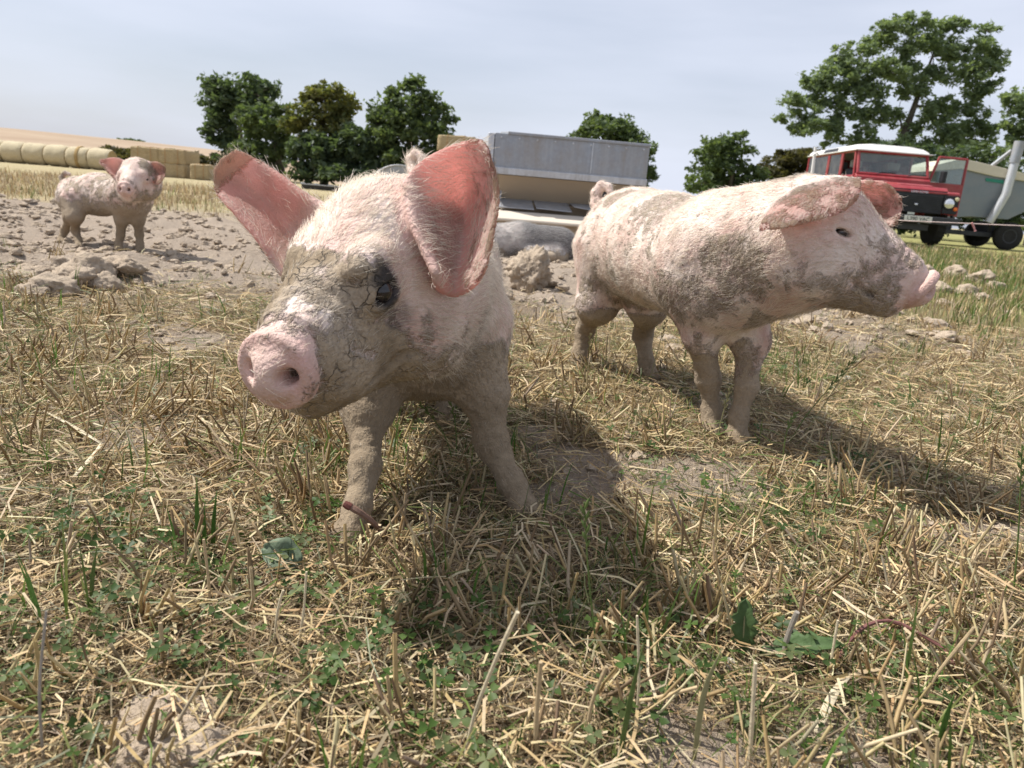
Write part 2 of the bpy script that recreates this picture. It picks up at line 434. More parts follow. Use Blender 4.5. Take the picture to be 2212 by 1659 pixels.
def leaf_cards(C, size, r, elong=2.0):
    n = len(C)
    d = r.normal(size=(n, 3)); d[:, 2] = d[:, 2] * .6 - .12; d /= np.linalg.norm(d, axis=1)[:, None]
    s = np.cross(d, r.normal(size=(n, 3))); s /= np.linalg.norm(s, axis=1)[:, None]; nn = np.cross(d, s)
    L = size * (.35 + 1.1 * r.random(n) ** 1.5)[:, None]
    a = C - d * L * .5; e = C + d * L * .5
    m1 = C + s * L / elong * .5 + nn * L * .08; m2 = C - s * L / elong * .5 + nn * L * .08
    V = np.stack([a, m1, e, m2], 1).reshape(-1, 3); Q = np.arange(n * 4).reshape(n, 4)
    return V, Q
def tree(name, blobs, Y, n, leaf, mat, label, base_px, seed, trunk_r=.25, group=None, sparse=.45, elong=2.0, depth=.9, top_mat=None, shell=.55, cat='tree', clumps=1.0):
    """blobs in sight-line units (px, py, rx, ry) standing at distance Y, each with its own depth"""
    r = np.random.default_rng(seed)
    k = Y / FPX / _f[1]
    base = P(base_px[0], base_px[1], Y); base[2] = gz(base[0], base[1]) - .05
    root = empty(name, base); tag(root, label, cat, group)
    Bc = []
    for (px, py, rx, ry) in blobs:
        c = P(px, py, Y + r.uniform(-.5, .5) * rx * k * depth); Bc.append((c, np.array([rx * k, rx * k * depth, ry * k])))
    w = np.array([(b[1][0] * b[1][2]) for b in Bc]); w /= w.sum()
    pts = []; twigs = []
    for (c, rad), wi in zip(Bc, w):
        nb = int(max(5, 15 * clumps)); m = int(n * wi * 1.5 / nb)
        for q in range(nb):                                   # leafy sprays set around each limb end, uneven in size and reach
            d = _unit(r.normal(size=3) * np.array([1, 1, .9]) + np.array([0, 0, .12]))
            cc = c + d * rad * r.uniform(shell, 1.02)
            rr = rad.mean() * r.uniform(.22, .48) * np.array([1.15, 1.15, .75])
            mm = max(3, int(m * r.uniform(.5, 1.5)))
            e = r.normal(size=(mm, 3)); e /= np.linalg.norm(e, axis=1)[:, None]
            pts.append(cc + e * rr * (r.random(mm) ** .45)[:, None]); twigs.append((c, cc + d * rr * .4))
        mi = int(n * wi * .30)
        e = r.normal(size=(mi, 3)); e /= np.linalg.norm(e, axis=1)[:, None]
        pts.append(c + e * rad * (r.uniform(.2, .85, mi))[:, None])
    C = np.concatenate(pts); C = C[C[:, 2] > base[2] + .1]
    g = fbm(C, 2.0 / max(np.mean([b[1].mean() for b in Bc]), .4), 3, seed + 2)
    C = C[(g > sparse) | (r.random(len(C)) < .2)]
    if len(C) > n: C = C[r.permutation(len(C))[:n]]
    V, Q = leaf_cards(C, leaf, r, elong)
    np_mesh('crown', V - base, Q, [mat], root, False)
    mb = MB()
    top = max(Bc, key=lambda b: b[0][2])[0]
    fork = base + (top - base) * .38; fork[0] = base[0] * .7 + fork[0] * .3
    mb.tube([base, base + (fork - base) * .5 + r.normal(0, .05, 3), fork, fork + (top - fork) * .8], [trunk_r * 1.25, trunk_r, trunk_r * .8, trunk_r * .15], 9)
    nodes = [(base + (fork - base) * t, trunk_r * (1.0 - .35 * t)) for t in (.55, .8, 1.0)] + [(fork + (top - fork) * t, trunk_r * (.7 - .5 * t)) for t in (.2, .4, .6)]
    for c, rad in sorted(Bc, key=lambda b: np.linalg.norm(b[0] - fork)):
        cost = [np.linalg.norm(c - q) + .35 * np.linalg.norm(q - fork) + (.6 * np.linalg.norm(c - fork) if q[2] > c[2] + .3 * rad[2] else 0) for q, _ in nodes]
        k0 = int(np.argmin(cost)); a, ra = nodes[k0]; ln = np.linalg.norm(c - a)
        m1 = a + (c - a) * .35 + r.normal(0, .06, 3) * ln + np.array([0, 0, .04 * ln]); m2 = a + (c - a) * .7 + r.normal(0, .05, 3) * ln
        rs = min(ra * .62, trunk_r * .32)
        mb.tube([a, m1, m2, c], [rs, rs * .75, rs * .5, rs * .3], 6); nodes += [(m1, rs * .75), (m2, rs * .5), (c, rs * .35)]
    for a, e in twigs[::2]: mb.tube([a, (a + e) / 2 + r.normal(0, .05, 3) * np.linalg.norm(e - a), e], [trunk_r * .06, trunk_r * .045, trunk_r * .02], 4, False)
    mb.v = [tuple(np.asarray(v) - base) for v in mb.v]
    mb.obj('trunk', MAT_BARK, root, 0, True)
    return root

tree('tall_tree', [(515, 200, 62, 46), (478, 215, 38, 40), (555, 205, 40, 40), (500, 240, 58, 40), (472, 265, 34, 34), (490, 295, 36, 32), (448, 285, 16, 12), (545, 240, 40, 35), (500, 335, 30, 40)], 64, 9000, .50, LEAF_DARK, 'dark green rounded tree at the hill end of the hedge line', (520, 392), 401, .32, sparse=.40)
tree('leafy_tree', [(580, 250, 55, 42), (545, 285, 38, 42), (610, 262, 34, 36), (590, 310, 42, 48), (530, 335, 30, 40), (560, 350, 40, 35), (545, 325, 25, 20)], 60, 8000, .46, LEAF_MID, 'mid green tree leaning against the dark rounded tree', (606, 392), 402, .30, sparse=.40)
tree('yellowing_tree', [(690, 210, 40, 32), (725, 215, 38, 30), (665, 240, 45, 34), (720, 250, 46, 36), (640, 272, 34, 22), (690, 278, 50, 28), (745, 240, 26, 34), (700, 200, 30, 20), (655, 315, 34, 30), (730, 310, 40, 34), (690, 345, 40, 34)], 58, 7500, .44, LEAF_YEL, 'tree with yellow-brown leaves in the middle of the tree clump', (700, 394), 403, .28, sparse=.42)
tree('understorey_shrub', [(680, 320, 45, 30), (720, 330, 52, 45), (760, 330, 45, 48), (800, 335, 40, 45), (840, 350, 36, 40), (700, 370, 50, 28), (760, 375, 60, 26), (660, 380, 34, 14), (820, 380, 55, 22), (780, 300, 35, 28), (640, 340, 22, 40)], 56.5, 11000, .46, LEAF_DARK, 'dark shady undergrowth below the yellowing tree', (750, 396), 404, .15, sparse=.36, cat='shrub')
tree('broad_tree', [(892, 205, 30, 38), (885, 235, 58, 40), (850, 250, 50, 40), (920, 250, 42, 44), (860, 295, 62, 44), (925, 300, 48, 44), (815, 270, 24, 36), (960, 262, 26, 14), (950, 305, 28, 30), (890, 345, 60, 34), (905, 180, 16, 18), (930, 345, 36, 28)], 56, 10500, .44, LEAF_MID, 'broad green tree behind the curved pig ark', (880, 398), 405, .30, sparse=.40)
tree('hawthorn_tree', [(1300, 280, 50, 26), (1270, 300, 40, 30), (1335, 292, 48, 30), (1370, 310, 40, 32), (1300, 262, 30, 16), (1290, 252, 12, 12), (1395, 340, 24, 36), (1310, 350, 80, 50), (1385, 375, 30, 25)], 42, 8500, .32, LEAF_MID, 'bushy green hawthorn showing over the feed hopper', (1320, 450), 406, .2, sparse=.38)
tree('hedge_bush', [(1555, 330, 48, 34), (1585, 325, 42, 32), (1530, 355, 44, 32), (1580, 370, 56, 36), (1520, 395, 45, 28), (1600, 300, 20, 16), (1615, 385, 36, 30), (1560, 400, 60, 36)], 36, 6500, .28, LEAF_MID, 'dense green bush behind the profile piglet\'s back', (1565, 470), 407, .16, sparse=.36, cat='bush')
tree('hedge_bush', [(1680, 360, 40, 28), (1720, 350, 42, 30), (1750, 345, 38, 28), (1665, 385, 40, 26), (1715, 390, 55, 30), (1765, 375, 40, 40), (1700, 335, 16, 10)], 38, 6000, .28, LEAF_BRN, 'brownish thinning bush beside the white fence post', (1710, 475), 408, .16, sparse=.42, cat='bush')
# the ash
_r = np.random.default_rng(91); ash = []
for _px, _py, _s in [(1955, 50, 30), (1925, 62, 30), (2000, 55, 28), (2040, 55, 26), (2080, 60, 20), (2120, 62, 18), (2155, 55, 10), (1900, 85, 34), (1950, 95, 40), (2010, 95, 36), (2060, 105, 36), (2110, 110, 34), (2145, 115, 22), (1860, 110, 30), (1820, 125, 26), (1790, 145, 28), (1850, 150, 38), (1905, 145, 38), (1960, 150, 36), (2030, 150, 38), (2090, 155, 36), (2140, 155, 30), (1770, 180, 32), (1735, 185, 22), (1810, 190, 36), (1870, 195, 36), (2110, 195, 32), (2150, 190, 22), (1990, 195, 34), (1720, 215, 28), (1765, 225, 36), (1820, 235, 36), (1705, 250, 24), (1685, 255, 14), (1745, 265, 34), (1800, 275, 30), (1725, 285, 22), (1860, 280, 26), (2010, 240, 36), (2060, 240, 36), (2105, 245, 28), (1975, 280, 32), (2040, 285, 38), (2090, 285, 34), (2130, 280, 24), (2000, 315, 30), (1890, 315, 26), (1840, 310, 28), (1930, 250, 26), (1950, 320, 30), (1905, 230, 28), (2060, 320, 32), (2110, 315, 30), (1790, 305, 22), (1960, 200, 30), (1870, 240, 26)]:
    ash.append((_px + _r.normal(0, 5), _py + _r.normal(0, 4), _s * 1.02, _s * .80))
tree('ash_tree', ash, 34, 44000, .22, LEAF_ASH, 'large spreading ash tree above the red off-road vehicle', (1905, 470), 409, .24, sparse=.38, elong=2.4, depth=1.0, shell=.30, clumps=.8)
tree('roadside_tree', [(2200, 225, 34, 30), (2235, 215, 40, 40), (2190, 270, 34, 30), (2240, 280, 45, 50), (2175, 215, 12, 16), (2200, 325, 40, 36), (2250, 350, 50, 50), (2180, 385, 34, 34)], 31, 6500, .26, LEAF_ASH, 'smaller green tree beside the spreading ash', (2230, 505), 410, .2, sparse=.42, depth=1.0, shell=.3)
for _i, (_c, _m, _l, _sd) in enumerate([([(1880, 350, 45, 32), (1930, 345, 50, 36), (1900, 400, 60, 45), (1960, 390, 55, 50), (1850, 395, 35, 35), (1930, 455, 75, 38)], LEAF_DARK, 'dark hedge behind the vehicle\'s white roof', 421), ([(2000, 340, 45, 32), (2050, 350, 55, 40), (2010, 400, 60, 50), (2075, 400, 55, 50), (2040, 460, 80, 42)], LEAF_DARK, 'dark hedge behind the open vehicle door', 422), ([(2110, 345, 45, 38), (2150, 370, 45, 40), (2130, 420, 60, 46), (2185, 430, 50, 42), (2140, 480, 70, 36), (2210, 480, 55, 36), (2245, 440, 45, 50)], LEAF_MID, 'green hedge behind the grey feed trailer', 423)]):
    tree('hedge', _c, 29, 6500, .24, _m, _l, (_c[0][0], 500), _sd, .12, 'hedge behind the vehicle', sparse=.33, cat='hedge')
for _i, (_x, _y, _rx, _ry) in enumerate([(265, 328, 48, 9), (345, 334, 48, 10), (425, 345, 45, 12)]):
    tree('field_hedge', [(_x - _rx * .6, _y, _rx * .5, _ry), (_x, _y + 1, _rx * .5, _ry * 1.1), (_x + _rx * .6, _y + 3, _rx * .5, _ry), (_x - _rx * .3, _y + 8, _rx * .6, _ry * .9), (_x + _rx * .4, _y + 10, _rx * .6, _ry * .9)], 66, 2600, .42, [LEAF_BRN, LEAF_MID, LEAF_BRN][_i], ['low scrubby hedge behind the round bales', 'low green hedge behind the stacked square bales', 'low hedge between the square bales and the tree clump'][_i], (_x, 372), 430 + _i, .08, 'low hedge at the foot of the hill', sparse=.30, cat='hedge')
tree('far_copse', [(272, 303, 14, 3), (290, 305, 14, 3), (308, 307, 10, 2.5)], 300, 500, 1.1, LEAF_DARK, 'thin dark line of trees on the crest of the brown hill', (290, 303), 440, .3, sparse=.2, cat='trees')

# ------------------------------------------------------------------ bales
def straw_material(name, c0, c1, stretch=(1, 1, 1), net=False):
    m, nt, out = new_mat(name); b = NB(nt)
    tc = b.n('ShaderNodeTexCoord').outputs['Object']
    mp = b.n('ShaderNodeMapping'); mp.inputs['Scale'].default_value = stretch; b.l(tc, mp.inputs['Vector'])
    f1 = b.noise(mp.outputs[0], 9, 5, .7); f2 = b.noise(mp.outputs[0], 40, 4, .7); f0 = b.noise(tc, 1.6, 3)
    c = b.mix(b.rampf(f1, .3, .7), c0, c1); c = b.mix(b.rampf(f2, .45, .8), c, tuple(x * .55 for x in c0))
    c = b.mix(b.math('MULTIPLY', b.rampf(f0, .5, .75), .35), c, tuple(x * .7 for x in c0))
    nrm = b.bump(b.math('ADD', f1, f2), .8, .03)
    b.l(b.bsdf(c, .85, 0, nrm, .15).outputs[0], out.inputs['Surface']); return m
MAT_ROUND = straw_material('net_wrapped_straw', (.52, .435, .28), (.64, .56, .39), (4, .6, .6))
MAT_BALEEND = straw_material('bale_end_straw', (.34, .24, .11), (.48, .36, .18))
MAT_LOOSE = straw_material('loose_brown_straw', (.33, .225, .10), (.47, .33, .15))
MAT_SQ = straw_material('square_bale_straw', (.40, .305, .17), (.55, .44, .27), (.6, 3, 3))
MAT_TWINE = simple_mat('orange_twine', (.42, .22, .08), .8)

def round_bale(c, R_, L, label, seed):
    r = np.random.default_rng(seed)
    root = empty('round_bale', (c[0], c[1], c[2] - R_)); tag(root, label, 'bale', 'row of round bales')
    n, m = 40, 13; V = []; prof = np.linspace(-1, 1, m)
    for h in prof:
        rr = R_ * (1 - .11 * abs(h) ** 8 - .032 * math.exp(-(h / .08) ** 2))
        for t in np.arange(n) * 2 * math.pi / n: V.append((h * L / 2, rr * math.cos(t), R_ + rr * math.sin(t)))
    V = np.array(V); V[:, 1:] += ((fbm(V, 3, 3, seed) - .5) * .07)[:, None]
    V[:, 2] = np.maximum(V[:, 2], .01)
    Fc = [(i * n + j, i * n + (j + 1) % n, (i + 1) * n + (j + 1) % n, (i + 1) * n + j) for i in range(m - 1) for j in range(n)]
    mesh_obj('wrap', V, Fc, MAT_ROUND, root, True)
    for sgn, i0 in ((-1, 0), (1, (m - 1) * n)):
        ring = V[i0:i0 + n]; vs = [ring.mean(0) + [sgn * .03, 0, 0]]; fs = []
        for k, q in enumerate((.33, .66, 1.0)):
            for j in range(n): vs.append(vs[0] * (1 - q) + ring[j] * q + [sgn * r.uniform(-.012, .012), 0, 0] if q < 1 else ring[j])
        fs += [(0, 1 + j, 1 + (j + 1) % n) for j in range(n)]
        fs += [(1 + k * n + j, 1 + (k + 1) * n + j, 1 + (k + 1) * n + (j + 1) % n, 1 + k * n + (j + 1) % n) for k in range(2) for j in range(n)]
        mesh_obj('end_face', vs, fs, MAT_BALEEND, root, True)
    return root
_yb = 44.0; _k = _yb / FPX / _f[1]
_end = P(224, 338, _yb)                              # right-hand end of the row
for i in range(6):
    L_ = 1.22; cx = _end[0] - L_ * (i + .5) * 1.05
    c = np.array([cx, _yb + 1.0 + .02 * i, 0]); c[2] = gz(cx, c[1]) + .61
    lab = ['round straw bale at the open end of the row, its end face showing', 'round straw bale with loose brown straw over its middle', 'third round bale from the open end of the row', 'fourth round bale from the open end of the row', 'fifth round bale from the open end of the row', 'sixth round bale from the open end of the row'][i]
    b_ = round_bale(c, .62, L_, lab, 500 + i)
    if i == 1:
        mb = MB(); mb.lathe([(-.10, .60), (-.08, .655), (0, .665), (.08, .655), (.10, .60)], (0.06, 0, .62), (1, 0, 0), 40); mb.obj('loose_band', MAT_LOOSE, b_, 0, True)

def square_bale(c, size, rz, label, seed, group=None):
    sx, sy, sz = size
    root = empty('square_bale', c, rz); tag(root, label, 'bale', group)
    n = 9; V = []; F_ = []; key = {}
    def vid(i, j, k):
        if (i, j, k) not in key:
            p = np.array([i / n - .5, j / n - .5, k / n]) ; q = np.array([p[0] * 2, p[1] * 2, p[2] * 2 - 1])
            q = q * (1 - .03 * (np.abs(q) ** 4).sum() / 2); key[(i, j, k)] = len(V); V.append([q[0] * sx / 2, q[1] * sy / 2, (q[2] + 1) * sz / 2])
        return key[(i, j, k)]
    for a in range(n):
        for b_ in range(n):
            for t in (0, n):
                q = [(a, b_), (a + 1, b_), (a + 1, b_ + 1), (a, b_ + 1)]
                if t == 0: q = q[::-1]
                F_.append([vid(x, y, t) for x, y in q]); F_.append([vid(t, x, y) for x, y in q]); F_.append([vid(y, t, x) for x, y in q])
    V = np.array(V); V += (np.stack([fbm(V + [0, 0, s], 5, 3, seed + s) for s in range(3)], 1) - .5) * .07; V[:, 2] = np.clip(V[:, 2], .0, None)
    mesh_obj('straw_block', V, F_, MAT_SQ, root, True)
    for t in (-.22, .22):
        mb = MB(); x = t * sx; e = .012
        mb.tube([(x, -sy / 2 - e, 0.02), (x, -sy / 2 - e, sz + e), (x, sy / 2 + e, sz + e), (x, sy / 2 + e, .02)], .007, 5); mb.obj('twine', MAT_TWINE, root)
    return root
def put(px, Y, z=None):
    p = P(px, 380, Y); return np.array([p[0], p[1], gz(p[0], p[1]) if z is None else z])
for i, (px, lay, lab) in enumerate([(331, 0, 'lower square bale of the stack beside the round bales, hill side'), (331, 1, 'upper square bale of the stack beside the round bales, hill side'), (388, 0, 'lower square bale of the stack beside the round bales, tree side'), (388, 1, 'upper square bale of the stack beside the round bales, tree side')]):
    c = put(px, 27.0); c[2] += lay * .47; square_bale(c, (.98, 1.2, .48), .04 * (i % 2) - .02, lab, 540 + i, 'stack of square bales')
square_bale(put(441, 26.3), (.60, 1.0, .52), .1, 'single square bale on the grass beside the bale stack', 550)
square_bale(put(596, 26.0), (.62, 1.0, .40), -.1, 'low square bale below the mid green tree', 551)
for i in range(4):
    c = put(985, 25.0); c[2] += i * .50; square_bale(c, (1.2, 1.0, .51), .05 * (-1) ** i, ['bottom', 'second', 'third', 'top'][i] + ' bale of the tall stack beside the hopper', 560 + i, 'tall bale stack by the hopper')
square_bale(put(836, 24.0), (.9, 1.0, .62), .0, 'square bale just behind the pig ark', 570)

# ------------------------------------------------------------------ metal things
def metal_mat(name, col, dust=(.36, .29, .21), dustamt=.4, rough=.5, metal=.65):
    m, nt, out = new_mat(name); b = NB(nt)
    tc = b.n('ShaderNodeTexCoord').outputs['Object']
    f1 = b.noise(tc, 5, 5, .6); f2 = b.noise(tc, 30, 5, .65); f3 = b.n('ShaderNodeTexVoronoi'); f3.inputs['Scale'].default_value = 45; b.l(tc, f3.inputs['Vector'])
    c = b.mix(b.rampf(f3.outputs['Color'], .2, .8), tuple(x * .95 for x in col), tuple(min(1, x * 1.04) for x in col))
    c = b.mix(b.math('MULTIPLY', b.rampf(f2, .55, .75), .4), c, tuple(x * .7 for x in col))
    mp = b.n('ShaderNodeMapping'); mp.inputs['Scale'].default_value = (9, 9, .5); b.l(tc, mp.inputs['Vector'])
    f4 = b.noise(mp.outputs[0], 2.2, 5, .65)
    c = b.mix(b.math('MULTIPLY', b.rampf(f4, .5, .72), .45), c, (.27, .235, .20))
    c = b.mix(b.math('MULTIPLY', b.rampf(f4, .48, .30), .35), c, tuple(min(1, x * 1.35) for x in col))
    dm = b.math('MULTIPLY', b.rampf(b.math('ADD', b.math('MULTIPLY', f1, .7), b.math('MULTIPLY', f2, .3)), .5 - dustamt * .5, .75 - dustamt * .4), min(1, dustamt * 1.6), True)
    c = b.mix(dm, c, dust)
    p = b.bsdf(c, b.rampf(dm, 0, 1, rough, .9), 0, b.bump(f2, .15, .01), .4)
    b.l(b.math('MULTIPLY', b.math('SUBTRACT', 1.0, dm), metal), p.inputs['Metallic'])
    b.l(p.outputs[0], out.inputs['Surface']); return m
MAT_GALV = metal_mat('galvanised_sheet', (.33, .355, .39), dustamt=.22)
MAT_GALV_L = metal_mat('pale_galvanised_edge', (.55, .57, .60), dustamt=.15)
MAT_DUSTY = metal_mat('mud_dusted_sheet', (.40, .36, .30), (.36, .285, .20), .85)
MAT_LEDGE = metal_mat('dried_mud_ledge', (.52, .47, .40), (.56, .49, .40), .8)
MAT_DARKM = simple_mat('dark_metal', (.05, .05, .055), .6, .4)

# feed hopper: local x along its width, y away from the camera
fp = P(1222, 470, 6.15); fp[2] = -.045
feeder = empty('feed_hopper', fp, .10); tag(feeder, 'galvanised feed hopper with tapered dusty base and lidded trough', 'hopper')
W2 = .615
mb = MB()
mb.prism([(-.02, .60), (-.02, .905), (.90, .965), (.90, .60)], 'x', -W2, W2); mb.obj('bin', MAT_GALV, feeder, .006)
MB().prism([(-.034, .899), (-.034, .921), (.92, .985), (.92, .963)], 'x', -W2 + .10, W2 + .005).obj('lid', MAT_GALV, feeder, .004)
for x in np.linspace(-W2 + .05, W2 - .05, 9): MB().lathe([(0, .008), (.004, .007), (.006, 0)], (x, -.0215, .875), (0, -1, 0), 8).obj('rivet', MAT_GALV_L, feeder, 0, True)
MB().box(.155, .163, -.0245, -.0205, .66, .895).obj('seam', MAT_GALV_L, feeder)
MB().box(-W2 - .05, -W2 - .003, -.03, .90, .585, .90).obj('end_panel', MAT_GALV_L, feeder, .005)
MB().prism([(-.030, .600), (-.034, .648), (-.023, .655), (-.021, .600)], 'x', -W2 - .005, W2 + .005).obj('flange', MAT_GALV_L, feeder, .002)
MB().hexa([(-W2 + .03, .16, .40), (W2 - .03, .16, .40), (W2 - .03, .72, .40), (-W2 + .03, .72, .40)], [(-W2 + .01, .0, .598), (W2 - .01, .0, .598), (W2 - .01, .88, .598), (-W2 + .01, .88, .598)]).obj('taper', MAT_DUSTY, feeder, .006)
for i in range(4):
    x0 = -W2 + .06 + i * .30; g_ = [.0, .012, .045, .005][i]
    MB().hexa([(x0, -.10, .345 + g_), (x0 + .285, -.10, .345 + g_ * .4), (x0 + .285, .16, .412), (x0, .16, .412)], [(x0, -.10, .353 + g_), (x0 + .285, -.10, .353 + g_ * .4), (x0 + .285, .16, .420), (x0, .16, .420)]).obj('flap', MAT_GALV, feeder, .003)
MB().box(-W2, W2, .10, .80, .02, .398).obj('trough_back', MAT_DUSTY, feeder, .004)
mb = MB(); mb.prism([(-.26, .255), (-.26, .275), (-.10, .325), (.098, .325), (.098, .255)], 'x', -W2 - .02, W2 + .02); mb.obj('trough_ledge', MAT_LEDGE, feeder, .006)
MB().tube([(-W2 - .02, -.262, .262), (W2 + .02, -.262, .262)], .014, 8).obj('ledge_lip', MAT_LEDGE, feeder, 0, True)
MB().hexa([(-W2, -.16, .0), (W2, -.16, .0), (W2, .099, .0), (-W2, .099, .0)], [(-W2, -.22, .253), (W2, -.22, .253), (W2, .099, .253), (-W2, .099, .253)]).obj('trough', MAT_DUSTY, feeder, .006)
for x in (-W2 + .05, W2 - .09): MB().box(x, x + .04, .10, .14, .0, .6).obj('leg', MAT_GALV, feeder)
MB().prism([(.20, .47), (.24, .55), (.36, .55), (.36, .47)], 'y', .04, .13).obj('hatch', MAT_DARKM, feeder, .004)

# curved pig ark
ap = P(862, 424, 20.0); ap[2] = gz(ap[0], ap[1])
ark = empty('pig_ark', ap, .08); tag(ark, 'half-round grey metal pig ark below the trees', 'ark')
th = np.linspace(0, math.pi, 25); Ra = .86; L_ = 1.9
V = [(rr * math.cos(t), y, rr * math.sin(t)) for y in (0, L_) for rr in (Ra, Ra + .03) for t in th]; n = 25
Fc = []
for j in range(n - 1):
    Fc += [(n + j, n + j + 1, 3 * n + j + 1, 3 * n + j), (j, 2 * n + j, 2 * n + j + 1, j + 1), (j, j + 1, n + j + 1, n + j), (2 * n + j, 3 * n + j, 3 * n + j + 1, 2 * n + j + 1)]
mesh_obj('curved_roof', V, Fc, MAT_GALV_L, ark, True)
MB().prism([((Ra - .004) * math.cos(t), (Ra - .004) * math.sin(t)) for t in th], 'y', .03, .055).obj('end_panel', MAT_GALV, ark)
MB().prism([((Ra - .004) * math.cos(t), (Ra - .004) * math.sin(t)) for t in th], 'y', L_ - .055, L_ - .03).obj('end_panel', MAT_GALV, ark)
MB().box(-.28, .28, .010, .029, 0, .52).obj('door_flap', MAT_DARKM, ark, .004)
# low trough lying in the grass
tp_ = P(713, 408, 24.0); tp_[2] = gz(tp_[0], tp_[1]) + .02
tr = empty('feed_trough', tp_, .0); tag(tr, 'long low metal feed trough lying on grass below the trees', 'trough')
MB().prism([(-.16, .16), (-.10, .0), (.10, .0), (.16, .16), (.145, .16), (.09, .015), (-.09, .015), (-.145, .16)], 'x', -.86, .86).obj('channel', MAT_DARKM, tr)
for x in np.linspace(-.86, .86, 5): MB().box(x - .02, x + .02, -.17, .17, .161, .19).obj('crossbar', MAT_GALV_L, tr, .004)
for s in (-1, 1): MB().box(-.88, .88, s * .165 - .015, s * .165 + .015, .13, .160).obj('rim', MAT_GALV, tr, .004)

# ------------------------------------------------------------------ red off-road vehicle
def paint_mat(name, col, dirt=.35, rough=.35):
    m, nt, out = new_mat(name); b = NB(nt)
    tc = b.n('ShaderNodeTexCoord').outputs['Object']
    f1 = b.noise(tc, 3, 5, .65); f2 = b.noise(tc, 26, 4, .6)
    c = b.mix(b.rampf(f1, .3, .7), tuple(x * .85 for x in col), col)
    dm = b.math('MULTIPLY', b.rampf(b.math('ADD', b.math('MULTIPLY', f1, .6), b.math('MULTIPLY', f2, .4)), .42, .72), dirt)
    c = b.mix(dm, c, (.33, .26, .20))
    b.l(b.bsdf(c, b.rampf(dm, 0, dirt + .01, rough, .8), 0, None, .5).outputs[0], out.inputs['Surface']); return m
C_RED = paint_mat('dusty_red_paint', (.30, .022, .030), .30); C_WHITE = paint_mat('white_roof_paint', (.72, .71, .68), .25)
C_BLACK = simple_mat('black_plastic', (.022, .023, .026), .55, 0, .3); C_RUBBER = simple_mat('tyre_rubber', (.025, .024, .023), .85, 0, .3, 5, .4, 30)
C_RIM = simple_mat('grey_wheel', (.30, .29, .28), .5, .3); C_SEAT = simple_mat('grey_seat', (.14, .14, .15), .9); C_PALE = simple_mat('pale_cloth', (.55, .53, .5), .9)
C_ORANGE = simple_mat('amber_lens', (.75, .16, .03), .25, 0, .1); C_CREAM = simple_mat('clear_lens', (.62, .56, .36), .25, 0, .1); C_CHROME = simple_mat('headlamp_reflector', (.72, .73, .75), .18, .7, .08)
C_PLATE = simple_mat('number_plate_white', (.62, .62, .58), .45, 0, .06); C_STEEL = simple_mat('bumper_steel', (.045, .047, .052), .55, .2)
def glass_mat():
    m, nt, out = new_mat('window_glass'); b = NB(nt)
    tc = b.n('ShaderNodeTexCoord').outputs['Object']
    t = b.n('ShaderNodeBsdfTransparent'); t.inputs['Color'].default_value = (.78, .85, .84, 1)
    g = b.n('ShaderNodeBsdfGlossy'); g.inputs['Roughness'].default_value = .03
    d = b.n('ShaderNodeBsdfDiffuse'); d.inputs['Color'].default_value = (.45, .42, .37, 1)
    fr = b.n('ShaderNodeFresnel'); fr.inputs['IOR'].default_value = 1.5
    ms = b.n('ShaderNodeMixShader'); b.l(b.math('ADD', fr.outputs[0], .03), ms.inputs[0]); b.l(t.outputs[0], ms.inputs[1]); b.l(g.outputs[0], ms.inputs[2])
    m2 = b.n('ShaderNodeMixShader'); b.l(b.rampf(b.noise(tc, 6, 4), .4, .9, .03, .22), m2.inputs[0]); b.l(ms.outputs[0], m2.inputs[1]); b.l(d.outputs[0], m2.inputs[2])
    b.l(m2.outputs[0], out.inputs['Surface']); return m
C_GLASS = glass_mat()

VEH_HEAD = math.atan2(-1.0, -.03)
vp = P(1981, 482, 15.3) - .8 * np.array([-.03, -1.0, 0])
vz = .065
car = empty('off_road_vehicle', (vp[0], vp[1], vz), VEH_HEAD); tag(car, 'red boxy off-road vehicle with white roof and one door open', 'vehicle')
hw = .80
def wheel(x, y):
    s = 1 if y > 0 else -1
    w = MB().lathe([(-.115, .20), (-.115, .33), (-.09, .375), (-.03, .385), (.03, .385), (.09, .375), (.115, .33), (.115, .20)], (x, y, .385), (0, 1, 0), 28).obj('tyre', C_RUBBER, car, 0, True)
    w.name = 'wheel'
    mb = MB().lathe([(.06, .21), (.10, .205), (.108, .17), (.07, .15), (.06, .08), (.09, .07), (.09, .0)], (x, y, .385), (0, s, 0), 20); mb.obj('rim', C_RIM, w, 0, True)
    tr_ = MB()
    for a in np.arange(22) * 2 * math.pi / 22:
        c_, s_ = math.cos(a), math.sin(a)
        for yy in (-.07, .02): tr_.tube([(x + .383 * c_, y + yy, .385 + .383 * s_), (x + .394 * c_, y + yy + .05, .385 + .394 * s_)], .016, 4)
    tr_.obj('tread', C_RUBBER, w)['kind'] = 'stuff'
for x in (0, -2.79):
    for y in (-.72, .72): wheel(x, y)
